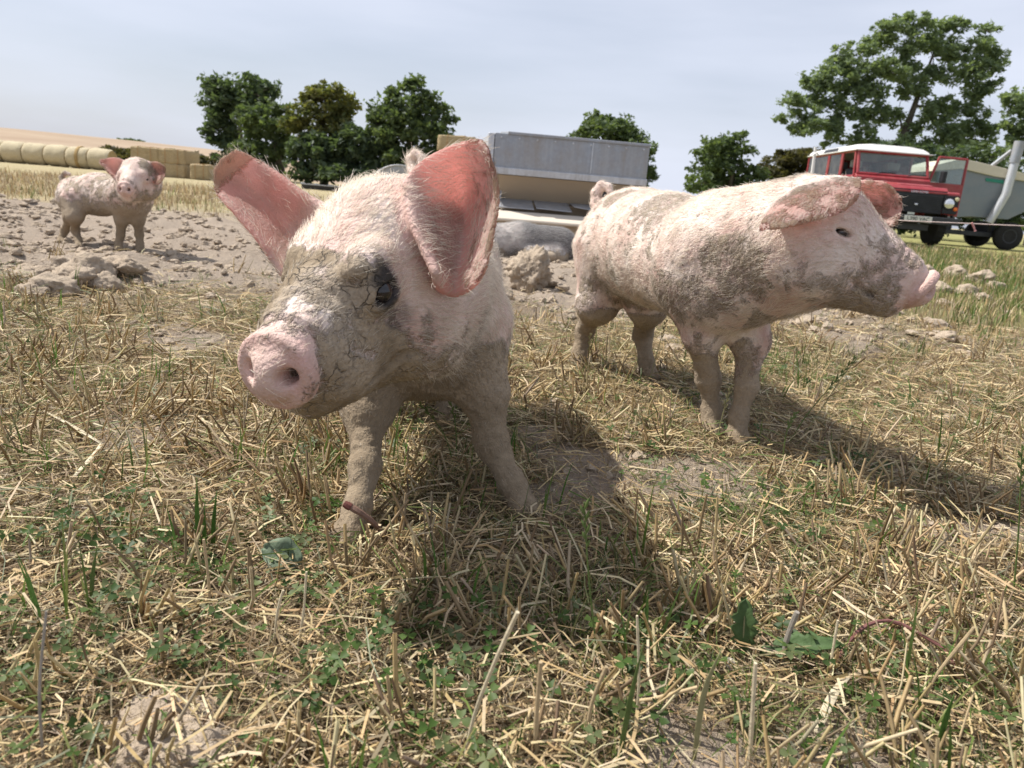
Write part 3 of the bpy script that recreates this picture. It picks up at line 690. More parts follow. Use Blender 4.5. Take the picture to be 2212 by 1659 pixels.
# body: front wings, bonnet, scuttle, cab sides, rear
MB().box(-.02, .60, -.56, .56, .72, 1.06).obj('engine_bay', C_BLACK, car)
for s in (-1, 1):
    mb = MB()
    arch = [(.64, .62), (.64, 1.03), (.60, 1.06), (-.62, 1.06), (-.62, .50), (-.46, .50), (-.42, .66), (-.30, .82), (-.12, .89), (.12, .89), (.30, .82), (.42, .66), (.44, .62)]
    mb.prism([(p[0], p[1]) for p in arch], 'y', s * .56, s * hw)
    mb.obj('front_wing', C_RED, car, .02)
    mb = MB(); pts = [(.47 * math.cos(a), s * (hw + .03), .42 + .47 * math.sin(a)) for a in np.linspace(.25, math.pi - .1, 12)]
    mb.tube(pts, .035, 6); mb.obj('wheel_arch', C_BLACK, car, 0, True)
    MB().box(.645, .662, min(s * .50, s * hw - s * .01), max(s * .50, s * hw - s * .01), .64, .99).obj('lamp_panel', C_BLACK, car, .006)
    hl = MB().lathe([(0, .112), (.022, .112), (.026, .104)], (.663, s * .600, .835), (1, 0, 0), 24).obj('headlight', C_BLACK, car, 0, True)
    MB().lathe([(0, .096), (.012, .085), (.022, .05), (.026, .0)], (.690, s * .600, .835), (1, 0, 0), 24).obj('lens', C_CHROME, hl, 0, True)
    MB().lathe([(0, .040), (.02, .038), (.030, .020), (.032, 0)], (.663, s * .742, .930), (1, 0, 0), 16).obj('side_light', C_CREAM, car, 0, True)
    MB().lathe([(0, .040), (.02, .038), (.030, .020), (.032, 0)], (.663, s * .742, .740), (1, 0, 0), 16).obj('indicator', C_ORANGE, car, 0, True)
mb = MB(); mb.prism([(-.66, 1.20), (.52, 1.13), (.60, 1.07), (.60, 1.04), (-.66, 1.04)], 'y', -.58, .58); mb.obj('bonnet', C_RED, car, .03, seg=3)
mb = MB(); mb.prism([(-.60, 1.225), (.30, 1.178), (.46, 1.15), (.46, 1.13), (-.60, 1.18)], 'y', -.34, .34); mb.obj('bonnet_ridge', C_RED, car, .015)
gr = MB().box(.61, .640, -.495, .495, .62, 1.00).obj('grille', C_BLACK, car, .006)
for i in range(10): MB().box(.641, .655, -.47, .47, .645 + i * .033, .660 + i * .033).obj('slat', C_STEEL, gr, .003)
MB().box(.656, .664, -.06, .0, .765, .795).obj('badge', C_CHROME, gr, .003)
MB().box(.600, .640, -.57, .57, 1.003, 1.038).obj('grille_header', C_RED, car, .008)
MB().box(.66, .80, -.83, .83, .42, .56).obj('bumper', C_STEEL, car, .012)
MB().box(.55, .66, -.30, .30, .28, .41).obj('steering_guard', C_STEEL, car, .01)
pl = MB().box(.803, .812, -.27, .27, .440, .550).obj('number_plate', C_PLATE, car, .003)
def text_part(name, body, size, mat, parent, loc, rot, depth=.002):
    cu = bpy.data.curves.new(name, 'FONT'); cu.body = body; cu.size = size; cu.align_x = 'CENTER'; cu.align_y = 'CENTER'; cu.extrude = depth
    o = bpy.data.objects.new(name, cu); COL.objects.link(o)
    dg = bpy.context.evaluated_depsgraph_get(); me = bpy.data.meshes.new_from_object(o.evaluated_get(dg)); bpy.data.objects.remove(o)
    t_ = bpy.data.objects.new(name, me); COL.objects.link(t_); me.materials.clear(); me.materials.append(mat); t_.parent = parent
    t_.location = loc; t_.rotation_euler = rot; return t_
text_part('lettering', 'L390 VAC', .105, C_BLACK, pl, (.8145, 0, .495), (math.pi / 2, 0, math.pi / 2))
text_part('lettering', 'LAND-ROVER', .055, C_CHROME, car, (.643, 0, 1.020), (math.pi / 2, 0, math.pi / 2))
# scuttle with vent flaps, windscreen frame
MB().prism([(-.66, 1.06), (-.66, 1.30), (-.74, 1.36), (-.80, 1.36), (-.80, 1.06)], 'y', -hw + .01, hw - .01).obj('scuttle', C_RED, car, .012)
for s in (-1, 1): MB().hexa([(-.655, s * .40 - .27, 1.225), (-.655, s * .40 + .27, 1.225), (-.66, s * .40 + .27, 1.215), (-.66, s * .40 - .27, 1.215)], [(-.690, s * .40 - .27, 1.325), (-.690, s * .40 + .27, 1.325), (-.715, s * .40 + .27, 1.325), (-.715, s * .40 - .27, 1.325)]).obj('vent_flap', C_RED, car, .006)
wx0, wz0, wx1, wz1 = -.745, 1.37, -.92, 1.84
def wpt(t, y): return (wx0 + (wx1 - wx0) * t, y, wz0 + (wz1 - wz0) * t)
fr_ = MB()
for s in (-1, 1): fr_.tube([wpt(-.02, s * .745), wpt(1.0, s * .730)], .034, 6)
fr_.tube([wpt(0, -.75), wpt(0, .75)], .032, 6); fr_.tube([wpt(1, -.74), wpt(1, .74)], .036, 6)
ws = fr_.obj('windscreen_frame', C_RED, car, 0, True)
MB().hexa([wpt(.03, -.72), wpt(.03, .72), tuple(np.add(wpt(.03, .72), (-.006, 0, 0))), tuple(np.add(wpt(.03, -.72), (-.006, 0, 0)))], [wpt(.97, -.71), wpt(.97, .71), tuple(np.add(wpt(.97, .71), (-.006, 0, 0))), tuple(np.add(wpt(.97, -.71), (-.006, 0, 0)))]).obj('windscreen', C_GLASS, ws)
for y0 in (-.35, .30): MB().tube([np.add(wpt(-.02, y0), (.03, 0, .0)), np.add(wpt(.10, y0 + .10), (.022, 0, 0)), np.add(wpt(.12, y0 + .42), (.018, 0, 0))], .008, 5).obj('wiper', C_BLACK, ws)
# roof: white, domed, with gutter and quarter lights
xr0, xr1 = -.86, -4.02
sec = [(-.80, 1.86), (-.785, 1.92), (-.70, 1.985), (-.40, 2.02), (.40, 2.02), (.70, 1.985), (.785, 1.92), (.80, 1.86)]
mb = MB()
mb.add([(xr0 + .0 - (.16 if z > 1.95 else .05 if z > 1.9 else 0), y * .96, z - .02) for y, z in sec] + [(xr0 - .35, y, z) for y, z in sec] + [(xr1 + .05, y, z) for y, z in sec] + [(xr1, y * .97, z - .03) for y, z in sec],
       [tuple(range(8)), tuple(range(24, 32))[::-1]] + [(k * 8 + i, k * 8 + (i + 1) % 8, (k + 1) * 8 + (i + 1) % 8, (k + 1) * 8 + i) for k in range(3) for i in range(8)])
rf = mb.obj('roof', C_WHITE, car, .02)
MB().box(xr1, xr0 + .02, -.825, .825, 1.845, 1.868).obj('gutter', C_WHITE, rf, .006)
for s in (-1, 1): MB().hexa([(-2.0, s * .803, 1.885), (-2.95, s * .803, 1.885), (-2.95, s * .799, 1.885), (-2.0, s * .799, 1.885)], [(-2.05, s * .768, 1.955), (-2.9, s * .768, 1.955), (-2.9, s * .764, 1.955), (-2.05, s * .764, 1.955)]).obj('quarter_light', C_BLACK, rf)
# sides: lower panels, pillars, doors, side glass
MB().box(-4.0, -.80, -.50, .50, .52, .70).obj('floor', C_BLACK, car)
for s in (-1, 1):
    openside = s > 0
    segs = [(-1.68, -2.52, 'rear_door'), (-2.52, -4.0, 'rear_side')] + ([] if openside else [(-.82, -1.68, 'front_door')])
    for x0, x1, nm in segs:
        d = MB().box(x1 + .006, x0 - .006, min(s * .745, s * hw), max(s * .745, s * hw), .62 if nm != 'rear_side' else .80, 1.30).obj(nm, C_RED, car, .012)
        f_ = MB(); zt = 1.835; yy = s * .772
        xa = x0 - .03; xb = x1 + .03; lean = .12 if nm == 'front_door' else 0
        f_.tube([(xa, yy, 1.30), (xa - lean, yy, zt)], .03, 6); f_.tube([(xb, yy, 1.30), (xb, yy, zt)], .03, 6); f_.tube([(xa - lean, yy, zt), (xb, yy, zt)], .03, 6); f_.tube([(xa, yy, 1.31), (xb, yy, 1.31)], .025, 6)
        f_.obj('window_frame', C_RED, d, 0, True)
        if nm != 'front_door':
            MB().prism([(xa - lean, zt), (xb, zt), (xb, 1.31), (xa, 1.31)], 'y', yy - .003, yy + .003).obj('window_glass', C_GLASS, d)
        if nm != 'rear_side': MB().box(x1 + .06, x1 + .17, min(s * (hw + .003), s * (hw + .025)), max(s * (hw + .003), s * (hw + .025)), 1.14, 1.17).obj('handle', C_BLACK, d, .004)
    MB().box(-4.0, -.62, min(s * .70, s * .78), max(s * .70, s * .78), .50, .60).obj('sill', C_BLACK, car, .006)
    pts = [(-2.79 + .47 * math.cos(a), s * (hw + .02), .42 + .47 * math.sin(a)) for a in np.linspace(.25, math.pi - .25, 12)]
    MB().tube(pts, .032, 6).obj('wheel_arch', C_BLACK, car, 0, True)
MB().box(-4.03, -3.99, -.78, .78, .60, 1.84).obj('tail_panel', C_RED, car, .01)
# open front door on its left side, hinged at the front
dp = empty('front_door', (-.80, hw - .01, 0), math.radians(-80)); dp.parent = car
dl = MB().box(-.86, -.01, -.035, .015, .62, 1.30).obj('door_panel', C_RED, dp, .012)
f_ = MB(); f_.tube([(-.03, 0, 1.30), (-.17, -.01, 1.83)], .026, 6); f_.tube([(-.83, 0, 1.30), (-.83, -.01, 1.83)], .030, 6); f_.tube([(-.17, -.01, 1.83), (-.83, -.01, 1.83)], .028, 6)
f_.obj('window_frame', C_RED, dp, 0, True)
MB().prism([(-.05, 1.31), (-.18, 1.82), (-.82, 1.82), (-.82, 1.31)], 'y', -.008, -.002).obj('window_glass', C_GLASS, dp)
MB().box(-.30, -.20, .06, .18, 1.30, 1.54).obj('mirror', C_BLACK, dp, .02)
MB().box(-.75, -.12, -.055, -.037, .72, 1.20).obj('door_trim', C_BLACK, dp, .01)
# inside: dash, wheel, seats
MB().box(-.98, -.80, -.70, .70, 1.10, 1.36).obj('dashboard', C_BLACK, car, .03)
MB().tube([(-1.12 + .05 * math.sin(a), -.38 + .2 * math.cos(a), 1.32 + .19 * math.sin(a)) for a in np.linspace(0, 2 * math.pi, 25)], .014, 6, False).obj('steering_wheel', C_BLACK, car, 0, True)
for x, ys in ((-1.42, (-.42, .42)), (-2.35, (-.40, .40))):
    for y in ys:
        st = MB().box(x - .25, x + .25, y - .26, y + .26, .80, .98).obj('seat', C_SEAT, car, .05)
        MB().hexa([(x - .26, y - .25, .98), (x - .26, y + .25, .98), (x - .14, y + .25, .98), (x - .14, y - .25, .98)], [(x - .38, y - .22, 1.50), (x - .38, y + .22, 1.50), (x - .28, y + .22, 1.50), (x - .28, y - .22, 1.50)]).obj('backrest', C_SEAT, st, .04)
        MB().box(x - .40, x - .29, y - .13, y + .13, 1.53, 1.70).obj('headrest', C_PALE if x > -2 else C_SEAT, st, .03)
MB().lathe([(-.36, .06), (-.3, .12), (.3, .12), (.36, .06)], (0, 0, .38), (0, 1, 0), 12).obj('axle', C_BLACK, car, 0, True)

# ------------------------------------------------------------------ grey feed trailer with auger
tp2 = P(2120, 480, 20.5); tp2[2] = gz(tp2[0], tp2[1])
trl = empty('feed_trailer', tp2, -.05); tag(trl, 'grey feed trailer with cream lid and galvanised auger tube', 'trailer')
C_TANK = paint_mat('grey_blue_tank', (.20, .235, .26), .25, .5); C_LID = paint_mat('cream_lid', (.66, .60, .46), .25, .5); C_GREEN = simple_mat('green_sign', (.03, .22, .15), .5, 0, .1)
k2 = 20.5 / FPX / _f[1]
def tp(px, py): q = P(px, py, 20.5); return (q[0] - tp2[0], q[2] - tp2[2])
poly = [tp(1990, 470), tp(1990, 372), tp(2040, 362), tp(2110, 376), tp(2196, 394), tp(2204, 400), tp(2196, 445), tp(2160, 460), tp(2135, 472), tp(2060, 466)]
def slab(name, pts, y0, y1, mat, parent=trl, bv=.01): return MB().prism(pts, 'y', y0, y1).obj(name, mat, parent, bv)
slab('tank', poly, -.9, 1.0, C_TANK)
slab('lid', [tp(1980, 372), tp(1985, 360), tp(2040, 346), tp(2085, 356), tp(2150, 372), tp(2204, 392), tp(2206, 399), tp(2110, 384), tp(2040, 367)], -.95, 1.05, C_LID)
slab('sign', [tp(2090, 386), tp(2126, 391), tp(2126, 398), tp(2090, 393)], -.915, -.903, C_GREEN, bv=.0)
slab('chassis', [tp(1990, 500), tp(1990, 490), tp(2170, 505), tp(2170, 515)], -.6, .7, C_STEEL)
for px in (2030, 2120):
    q = tp(px, 500); MB().box(q[0] - .06, q[0] + .06, -.5, -.4, .35, 1.0).obj('leg', C_STEEL, trl)
for px in (2140,):
    for y in (-.72, .72):
        q = tp(px, 517); w = MB().lathe([(-.1, .18), (-.1, .30), (-.06, .35), (.06, .35), (.1, .30), (.1, .18)], (q[0], y, .36), (0, 1, 0), 24).obj('wheel', C_RUBBER, trl, 0, True)
        MB().lathe([(.0, .19), (.105, .18), (.08, .05), (.09, 0)], (q[0], y, .36), (0, -1 if y < 0 else 1, 0), 18).obj('rim', C_STEEL, w, 0, True)
a0, a1, a2, a3 = tp(2090, 478), tp(2122, 420), tp(2140, 352), tp(2150, 312)
MB().tube([(a0[0], -1.05, a0[1]), (a1[0], -1.1, a1[1]), (a2[0], -1.1, a2[1])], [.10, .10, .10], 12).obj('auger_tube', MAT_GALV_L, trl, 0, True)
MB().tube([(a2[0] - .01, -1.1, a2[1] - .05), (a3[0], -1.1, a3[1])], [.115, .125], 12).obj('auger_head', MAT_GALV, trl, 0, True)
b0 = tp(2105, 366); MB().tube([(b0[0], -.7, b0[1]), (tp(2138, 330)[0], -1.0, tp(2138, 330)[1])], .05, 8).obj('auger_strut', MAT_GALV, trl, 0, True)
MB().box(b0[0] - .15, b0[0] + .15, -.85, -.6, b0[1] - .06, b0[1] + .05).obj('bracket', C_RED, trl, .01)

# ------------------------------------------------------------------ electric fence
C_POST = simple_mat('white_plastic_post', (.70, .69, .64), .5, 0, .12); C_ROPE = simple_mat('pale_fence_rope', (.52, .42, .38), .8, 0, .3, 40); C_PINK = simple_mat('pink_rope', (.60, .30, .28), .8, 0, .2, 40)
YF = 3.7
t_ = P(1762, 318, YF); bt = np.array([P(1748, 470, YF)[0], YF, gz(t_[0], YF)])
fpost = empty('fence_post', bt, 0); tag(fpost, 'slim white electric fence post before the vehicle', 'post')
hgt = t_[2] - bt[2]
MB().tube([(0, 0, -.05), ((t_[0] - bt[0]) * .5, 0, hgt * .5), (t_[0] - bt[0], 0, hgt)], [.010, .009, .007], 8).obj('stake', C_POST, fpost, 0, True)
for f_z in (.62, .80, .95): MB().tube([((t_[0] - bt[0]) * f_z - .012, -.012, hgt * f_z), ((t_[0] - bt[0]) * f_z, -.022, hgt * f_z + .012), ((t_[0] - bt[0]) * f_z + .014, -.012, hgt * f_z)], .004, 5).obj('hook', C_POST, fpost)
wa = P(1757, 464, YF - .02); wb = P(1960, 477, YF - .1); wc = P(2100, 483, YF - .18); wd = P(2230, 489, YF - .25); we = wd + (wd - wc) * 3.0
rope = empty('fence_rope', wa, 0); tag(rope, 'pale fence rope with a pink knot strung before the vehicle', 'rope')
pts = [wa, wb, wc, wd, we]
MB().tube([tuple(p - wa) for p in pts], .0028, 6).obj('strand', C_ROPE, rope, 0, True)
kn = wc - wa
MB().tube([kn + (-.004, -.003, .004), kn + (.006, -.004, -.010), kn + (.016, -.004, -.026), kn + (.020, -.004, -.032)], [.004, .0045, .0035, .0065], 7).obj('knot_tail', C_PINK, rope, 0, True)
pe = we.copy(); pe[2] = gz(we[0], we[1])
fp2 = empty('fence_post', pe, 0); tag(fp2, 'second slim fence post carrying the far end of the rope', 'post')
MB().tube([(0, .012, -.05), (0, .012, .75)], [.010, .007], 8).obj('stake', C_POST, fp2, 0, True)
MB().tube([(-.012, 0, we[2] - pe[2]), (0, .006, we[2] - pe[2] + .012), (.014, 0, we[2] - pe[2])], .004, 5).obj('hook', C_POST, fp2)
# ------------------------------------------------------------------ pigs
def _n(v): v = np.asarray(v, float); return v / np.linalg.norm(v)

class Shape:
    """blended implicit body: tapered capsules, ellipsoids and thin ear sheets, meshed as one continuous surface"""
    def __init__(s): s.prims = []; s.ears = []
    def cone(s, a, b, ra, rb, k=0.03, sub=False, **at):
        s.prims.append(dict(t='cone', a=np.asarray(a, float), b=np.asarray(b, float), ra=ra, rb=rb, k=k, sub=sub, at=at))
    def ell(s, c, axes, r, k=0.03, sub=False, **at):
        s.prims.append(dict(t='ell', c=np.asarray(c, float), M=np.asarray(axes, float), r=np.asarray(r, float), k=k, sub=sub, at=at))
    def disc(s, c, axes, R, h, rnd, k=0.01, **at):
        s.prims.append(dict(t='disc', c=np.asarray(c, float), M=np.asarray(axes, float), R=R, h=h, rnd=rnd, k=k, sub=False, at=at))
    def ear(s, rows, thick, flip=False, k=0.012, mud=0.3, seed=0):
        """rows of points from the base to the tip / outer rim; each row runs across the ear"""
        A = np.array(rows, float)
        def cr(A, m):                                   # Catmull-Rom resample along axis 0
            n = len(A); t = np.linspace(0, n - 1, m); i = np.clip(t.astype(int), 0, n - 2); f = (t - i)
            ext = np.concatenate([[2 * A[0] - A[1]], A, [2 * A[-1] - A[-2]]])
            p0, p1, p2, p3 = ext[i], ext[i + 1], ext[i + 2], ext[i + 3]
            f = f.reshape((-1,) + (1,) * (A.ndim - 1))
            return 0.5 * ((2 * p1) + (-p0 + p2) * f + (2 * p0 - 5 * p1 + 4 * p2 - p3) * f ** 2 + (-p0 + 3 * p1 - 3 * p2 + p3) * f ** 3)
        B = cr(A, 22); B = np.swapaxes(cr(np.swapaxes(B, 0, 1), 20), 0, 1)
        nr, nc = B.shape[:2]
        # ragged, gently wavy rim
        uu = np.linspace(0, 1, nr)[:, None]; vv = np.linspace(0, 1, nc)[None, :]
        w = (vnoise(B, 38, seed) - 0.5) * 0.008 * uu ** 1.5
        B = B + w[..., None] * np.array([0.3, 1, 0.3])
        idx = np.arange(nr * nc).reshape(nr, nc)
        q = np.stack([idx[:-1, :-1], idx[1:, :-1], idx[1:, 1:], idx[:-1, 1:]], -1).reshape(-1, 4)
        if flip: q = q[:, ::-1]
        V = B.reshape(-1, 3)
        tree = BVHTree.FromPolygons([tuple(v) for v in V], [tuple(f) for f in q])
        cu, cv = np.meshgrid((np.arange(nr - 1) + .5) / (nr - 1), (np.arange(nc - 1) + .5) / (nc - 1), indexing='ij')
        along = (B[-1].mean(0) - B[0].mean(0)); along /= np.linalg.norm(along)
        s.ears.append(dict(tree=tree, V=V, u=cu.ravel(), v=cv.ravel(), thick=thick, k=k, along=along, mud=mud))
    @staticmethod
    def dist(p, d):
        if d['t'] == 'cone':
            ba = d['b'] - d['a']; pa = p - d['a']; t = np.clip((pa @ ba) / max(ba @ ba, 1e-12), 0, 1)
            return np.linalg.norm(pa - t[..., None] * ba, axis=-1) - (d['ra'] + (d['rb'] - d['ra']) * t)
        q = (p - d['c']) @ d['M']
        if d['t'] == 'ell':
            k0 = np.linalg.norm(q / d['r'], axis=-1); k1 = np.linalg.norm(q / d['r'] ** 2, axis=-1)
            return k0 * (k0 - 1) / np.maximum(k1, 1e-9)
        rad = np.sqrt((q[..., 1] / d['R'][0]) ** 2 + (q[..., 2] / d['R'][1]) ** 2) * min(d['R']) - min(d['R']) + d['rnd']
        ax = np.abs(q[..., 0]) - d['h'] + d['rnd']
        return np.sqrt(np.maximum(rad, 0) ** 2 + np.maximum(ax, 0) ** 2) + np.minimum(np.maximum(rad, ax), 0) - d['rnd']
    def box(s, d):
        if d['t'] == 'cone':
            r = max(d['ra'], d['rb']); return np.minimum(d['a'], d['b']) - r, np.maximum(d['a'], d['b']) + r
        r = max(d['r']) if d['t'] == 'ell' else max(d['R']) + d['h']
        return d['c'] - r, d['c'] + r
    def mesh(s, res):
        lo = np.min([s.box(d)[0] for d in s.prims if not d['sub']] + [e['V'].min(0) for e in s.ears], axis=0) - 0.02
        hi = np.max([s.box(d)[1] for d in s.prims if not d['sub']] + [e['V'].max(0) for e in s.ears], axis=0) + 0.02
        N = np.ceil((hi - lo) / res).astype(int) + 1
        F = np.full(N, 1.0, np.float32)
        ax = [lo[i] + res * np.arange(N[i]) for i in range(3)]
        def region(a, b):
            i0 = np.clip(((a - lo) / res).astype(int), 0, N - 1); i1 = np.clip(((b - lo) / res).astype(int) + 2, 1, N)
            sl = tuple(slice(i0[i], i1[i]) for i in range(3))
            return sl, np.stack(np.meshgrid(*[ax[i][sl[i]] for i in range(3)], indexing='ij'), -1)
        for d in s.prims:
            a, b = s.box(d); m = d['k'] + 3 * res
            sl, p = region(a - m, b + m); D = s.dist(p, d).astype(np.float32); k = d['k']; cur = F[sl]
            if d['sub']:
                h = np.clip(0.5 - 0.5 * (cur + D) / k, 0, 1); F[sl] = cur + (-D - cur) * h + k * h * (1 - h)
            else:
                h = np.clip(0.5 + 0.5 * (D - cur) / k, 0, 1); F[sl] = D + (cur - D) * h - k * h * (1 - h)
        for e in s.ears:
            m = e['thick'] + e['k'] + 3 * res
            sl, p = region(e['V'].min(0) - m, e['V'].max(0) + m)
            sh = p.shape[:3]; pf = p.reshape(-1, 3); D = np.full(len(pf), 1.0, np.float32)
            fn = e['tree'].find_nearest; u = e['u']
            for i, q in enumerate(pf.tolist()):
                r = fn(q, m)
                if r[0] is not None: D[i] = r[3] - e['thick'] * (1.7 - 1.0 * u[r[2]])
            D = D.reshape(sh); k = e['k']; cur = F[sl]
            h = np.clip(0.5 + 0.5 * (D - cur) / k, 0, 1); F[sl] = D + (cur - D) * h - k * h * (1 - h)
        return surface_net(F, lo, res)

def surface_net(F, lo, res):
    S = F < 0
    c = [S[i:S.shape[0] - 1 + i, j:S.shape[1] - 1 + j, k:S.shape[2] - 1 + k] for i in (0, 1) for j in (0, 1) for k in (0, 1)]
    cnt = sum(x.astype(np.int8) for x in c); act = (cnt > 0) & (cnt < 8)
    I = np.argwhere(act); vid = np.full(act.shape, -1, np.int64); vid[act] = np.arange(len(I))
    corners = np.array([(i, j, k) for i in (0, 1) for j in (0, 1) for k in (0, 1)])
    vals = np.stack([F[I[:, 0] + o[0], I[:, 1] + o[1], I[:, 2] + o[2]] for o in corners], 1)
    acc = np.zeros((len(I), 3)); n = np.zeros(len(I))
    for a in range(8):
        for b in range(a + 1, 8):
            if np.abs(corners[a] - corners[b]).sum() != 1: continue
            x = (vals[:, a] < 0) != (vals[:, b] < 0)
            t = np.where(x, vals[:, a] / np.where(x, vals[:, a] - vals[:, b], 1), 0)
            pt = corners[a] + t[:, None] * (corners[b] - corners[a]); acc[x] += pt[x]; n[x] += 1
    V = lo + res * (I + acc / n[:, None])
    quads = []
    for ax in range(3):
        o = [0, 0, 0]; o[ax] = 1
        A = S[:S.shape[0] - o[0], :S.shape[1] - o[1], :S.shape[2] - o[2]]; B = S[o[0]:, o[1]:, o[2]:]
        E = np.argwhere(A != B)
        u, v = (ax + 1) % 3, (ax + 2) % 3
        E = E[(E[:, u] > 0) & (E[:, v] > 0) & (E[:, u] < S.shape[u] - 1) & (E[:, v] < S.shape[v] - 1)]
        du = np.eye(3, dtype=int)[u]; dv = np.eye(3, dtype=int)[v]
        g = lambda X: vid[X[:, 0], X[:, 1], X[:, 2]]
        q = np.stack([g(E - du - dv), g(E - dv), g(E), g(E - du)], 1)
        ins = A[E[:, 0], E[:, 1], E[:, 2]]
        q[~ins] = q[~ins][:, ::-1]; quads.append(q)
    Q = np.concatenate(quads); Q = Q[(Q >= 0).all(1)]
    return V, Q

def add_head(S, origin, fwd, s=1.0, up=(0, 0, 1), jaw=1.0, eye_open=1.0, eye=(.080, .0545, .012), eye_r=None, tilt=.16, disc=1.0):
    eyes_ = {1: eye, -1: eye_r or eye}
    """piglet head: x forward, y its left, z up; returns the local -> world map"""
    fx = _n(fwd); ly = _n(np.cross(up, fx)); uz = np.cross(fx, ly)
    M = np.stack([fx, ly, uz], 1)
    T = lambda x, y, z: np.asarray(origin) + M @ (np.array([x, y, z]) * s)
    back = -fx
    S.ell(origin, M, np.array([.082, .076, .080]) * s, 0.03, flow=back * 0.8 + uz * 0.1, hair=1, zone=1)
    S.cone(T(.02, 0, .022), T(.150, 0, -.006), .060 * s, .040 * s, .03 * s, flow=back, hair=.8, zone=1)
    for y in (-1, 1):
        ex, ey, ez = eyes_[y]
        S.ell(T(.015, y * .048, -.040), M, np.array([.070, .040, .055]) * s, .035 * s, flow=back - uz * .5, hair=1, zone=1)
        S.ell(T(ex - .006, y * (ey - .0115), ez + .022), M, np.array([.028, .017, .014]) * s, .016 * s, flow=back, hair=1, zone=1)
        S.ell(T(.115, y * .026, -.030), M, np.array([.045, .018, .026]) * s, .022 * s, flow=back, hair=.7, zone=1)
    S.cone(T(.01, 0, -.060), T(.150, 0, -.050), .046 * s * jaw, .026 * s, .03 * s, flow=back - uz * .3, hair=1, zone=1)
    S.cone(T(.145, 0, -.014), T(.182, 0, -.015), .0345 * s, .0275 * s, .010 * s, flow=back, hair=.15, zone=2)
    Dm = np.stack([_n(fx + uz * tilt), ly, _n(uz - fx * tilt)], 1)
    S.disc(T(.187, 0, -.012), Dm, (.0355 * s * disc, .0325 * s * disc), .0080 * s, .0045 * s, .004 * s, flow=back, hair=0, zone=3)
    for y in (-1, 1):
        ex, ey, ez = eyes_[y]
        S.cone(T(.203, y * .0165, -.010), T(.172, y * .014, -.016), .0068 * s, .0035 * s, .006 * s, sub=True)
        S.cone(T(.203, y * .0195, -.006), T(.180, y * .015, -.014), .0048 * s, .003 * s, .006 * s, sub=True)
        # mouth
        mth = [T(.170, y * .0110, -.0480), T(.148, y * .0270, -.0470), T(.122, y * .0370, -.0480), T(.098, y * .0480, -.0460), T(.082, y * .0580, -.0400)]
        for a_, b_ in zip(mth[:-1], mth[1:]): S.cone(a_, b_, .0030 * s, .0026 * s, .007 * s, sub=True)
        # eyelids and opening
        S.ell(T(ex, y * ey, ez), M, np.array([.023, .013, .017]) * s, .012 * s, flow=back, hair=.4, zone=4)
        S.ell(T(ex + .003, y * (ey + .0135), ez + .001), M, np.array([.0135 * max(1, eye_open * .85), .014, .0070 * eye_open]) * s, .004 * s, sub=True)
        S.cone(T(ex + .015, y * (ey + .0065), ez - .003), T(ex + .025, y * (ey + .0005), ez - .011), .0016 * s, .001 * s, .005 * s, sub=True)
    return T, M, [T(eyes_[y][0] + .0015, y * (eyes_[y][1] + .0005), eyes_[y][2] + .0005) for y in (-1, 1)]

def add_leg(S, J, k=0.03, hoof_dir=(0, -1, 0), mudlow=True):
    """J: list of (point, radius) from hip/shoulder to hoof; ends in two toes"""
    if len(J) >= 5:                                           # knee or hock stands out above a slimmer shank
        (kp, kr), (fp_, fr_) = J[-3], J[-2]; kp, fp_ = np.asarray(kp, float), np.asarray(fp_, float)
        (ep, er) = J[-4]; ep = np.asarray(ep, float)
        J = J[:-3] + [(ep * .35 + kp * .65, kr * 1.0), (kp, kr * 1.10), (kp * .55 + fp_ * .45, fr_ * .88), (fp_, fr_ * 1.08), J[-1]]
    for (a, ra), (b, rb) in zip(J[:-1], J[1:]):
        S.cone(a, b, ra, rb, min(k, max(ra, rb) * 0.9), flow=_n(np.asarray(b) - a), hair=.45, zone=5)
    e, r = np.asarray(J[-1][0], float), J[-1][1]
    d = _n(hoof_dir); side = np.cross(d, (0, 0, 1))
    for y in (-1, 1):
        t = e + side * y * r * 0.48
        S.cone(t + d * r * .2, np.array([t[0], t[1], 0.006]) + d * r * 1.1 + side * y * r * .12, r * .62, r * .50, .008, flow=d, hair=.1, zone=6)
        S.cone(e - d * r * .7 + side * y * r * .5 + np.array([0, 0, r * .6]), e - d * r * 1.1 + side * y * r * .7, r * .26, r * .2, .006, flow=d, hair=.1, zone=6)

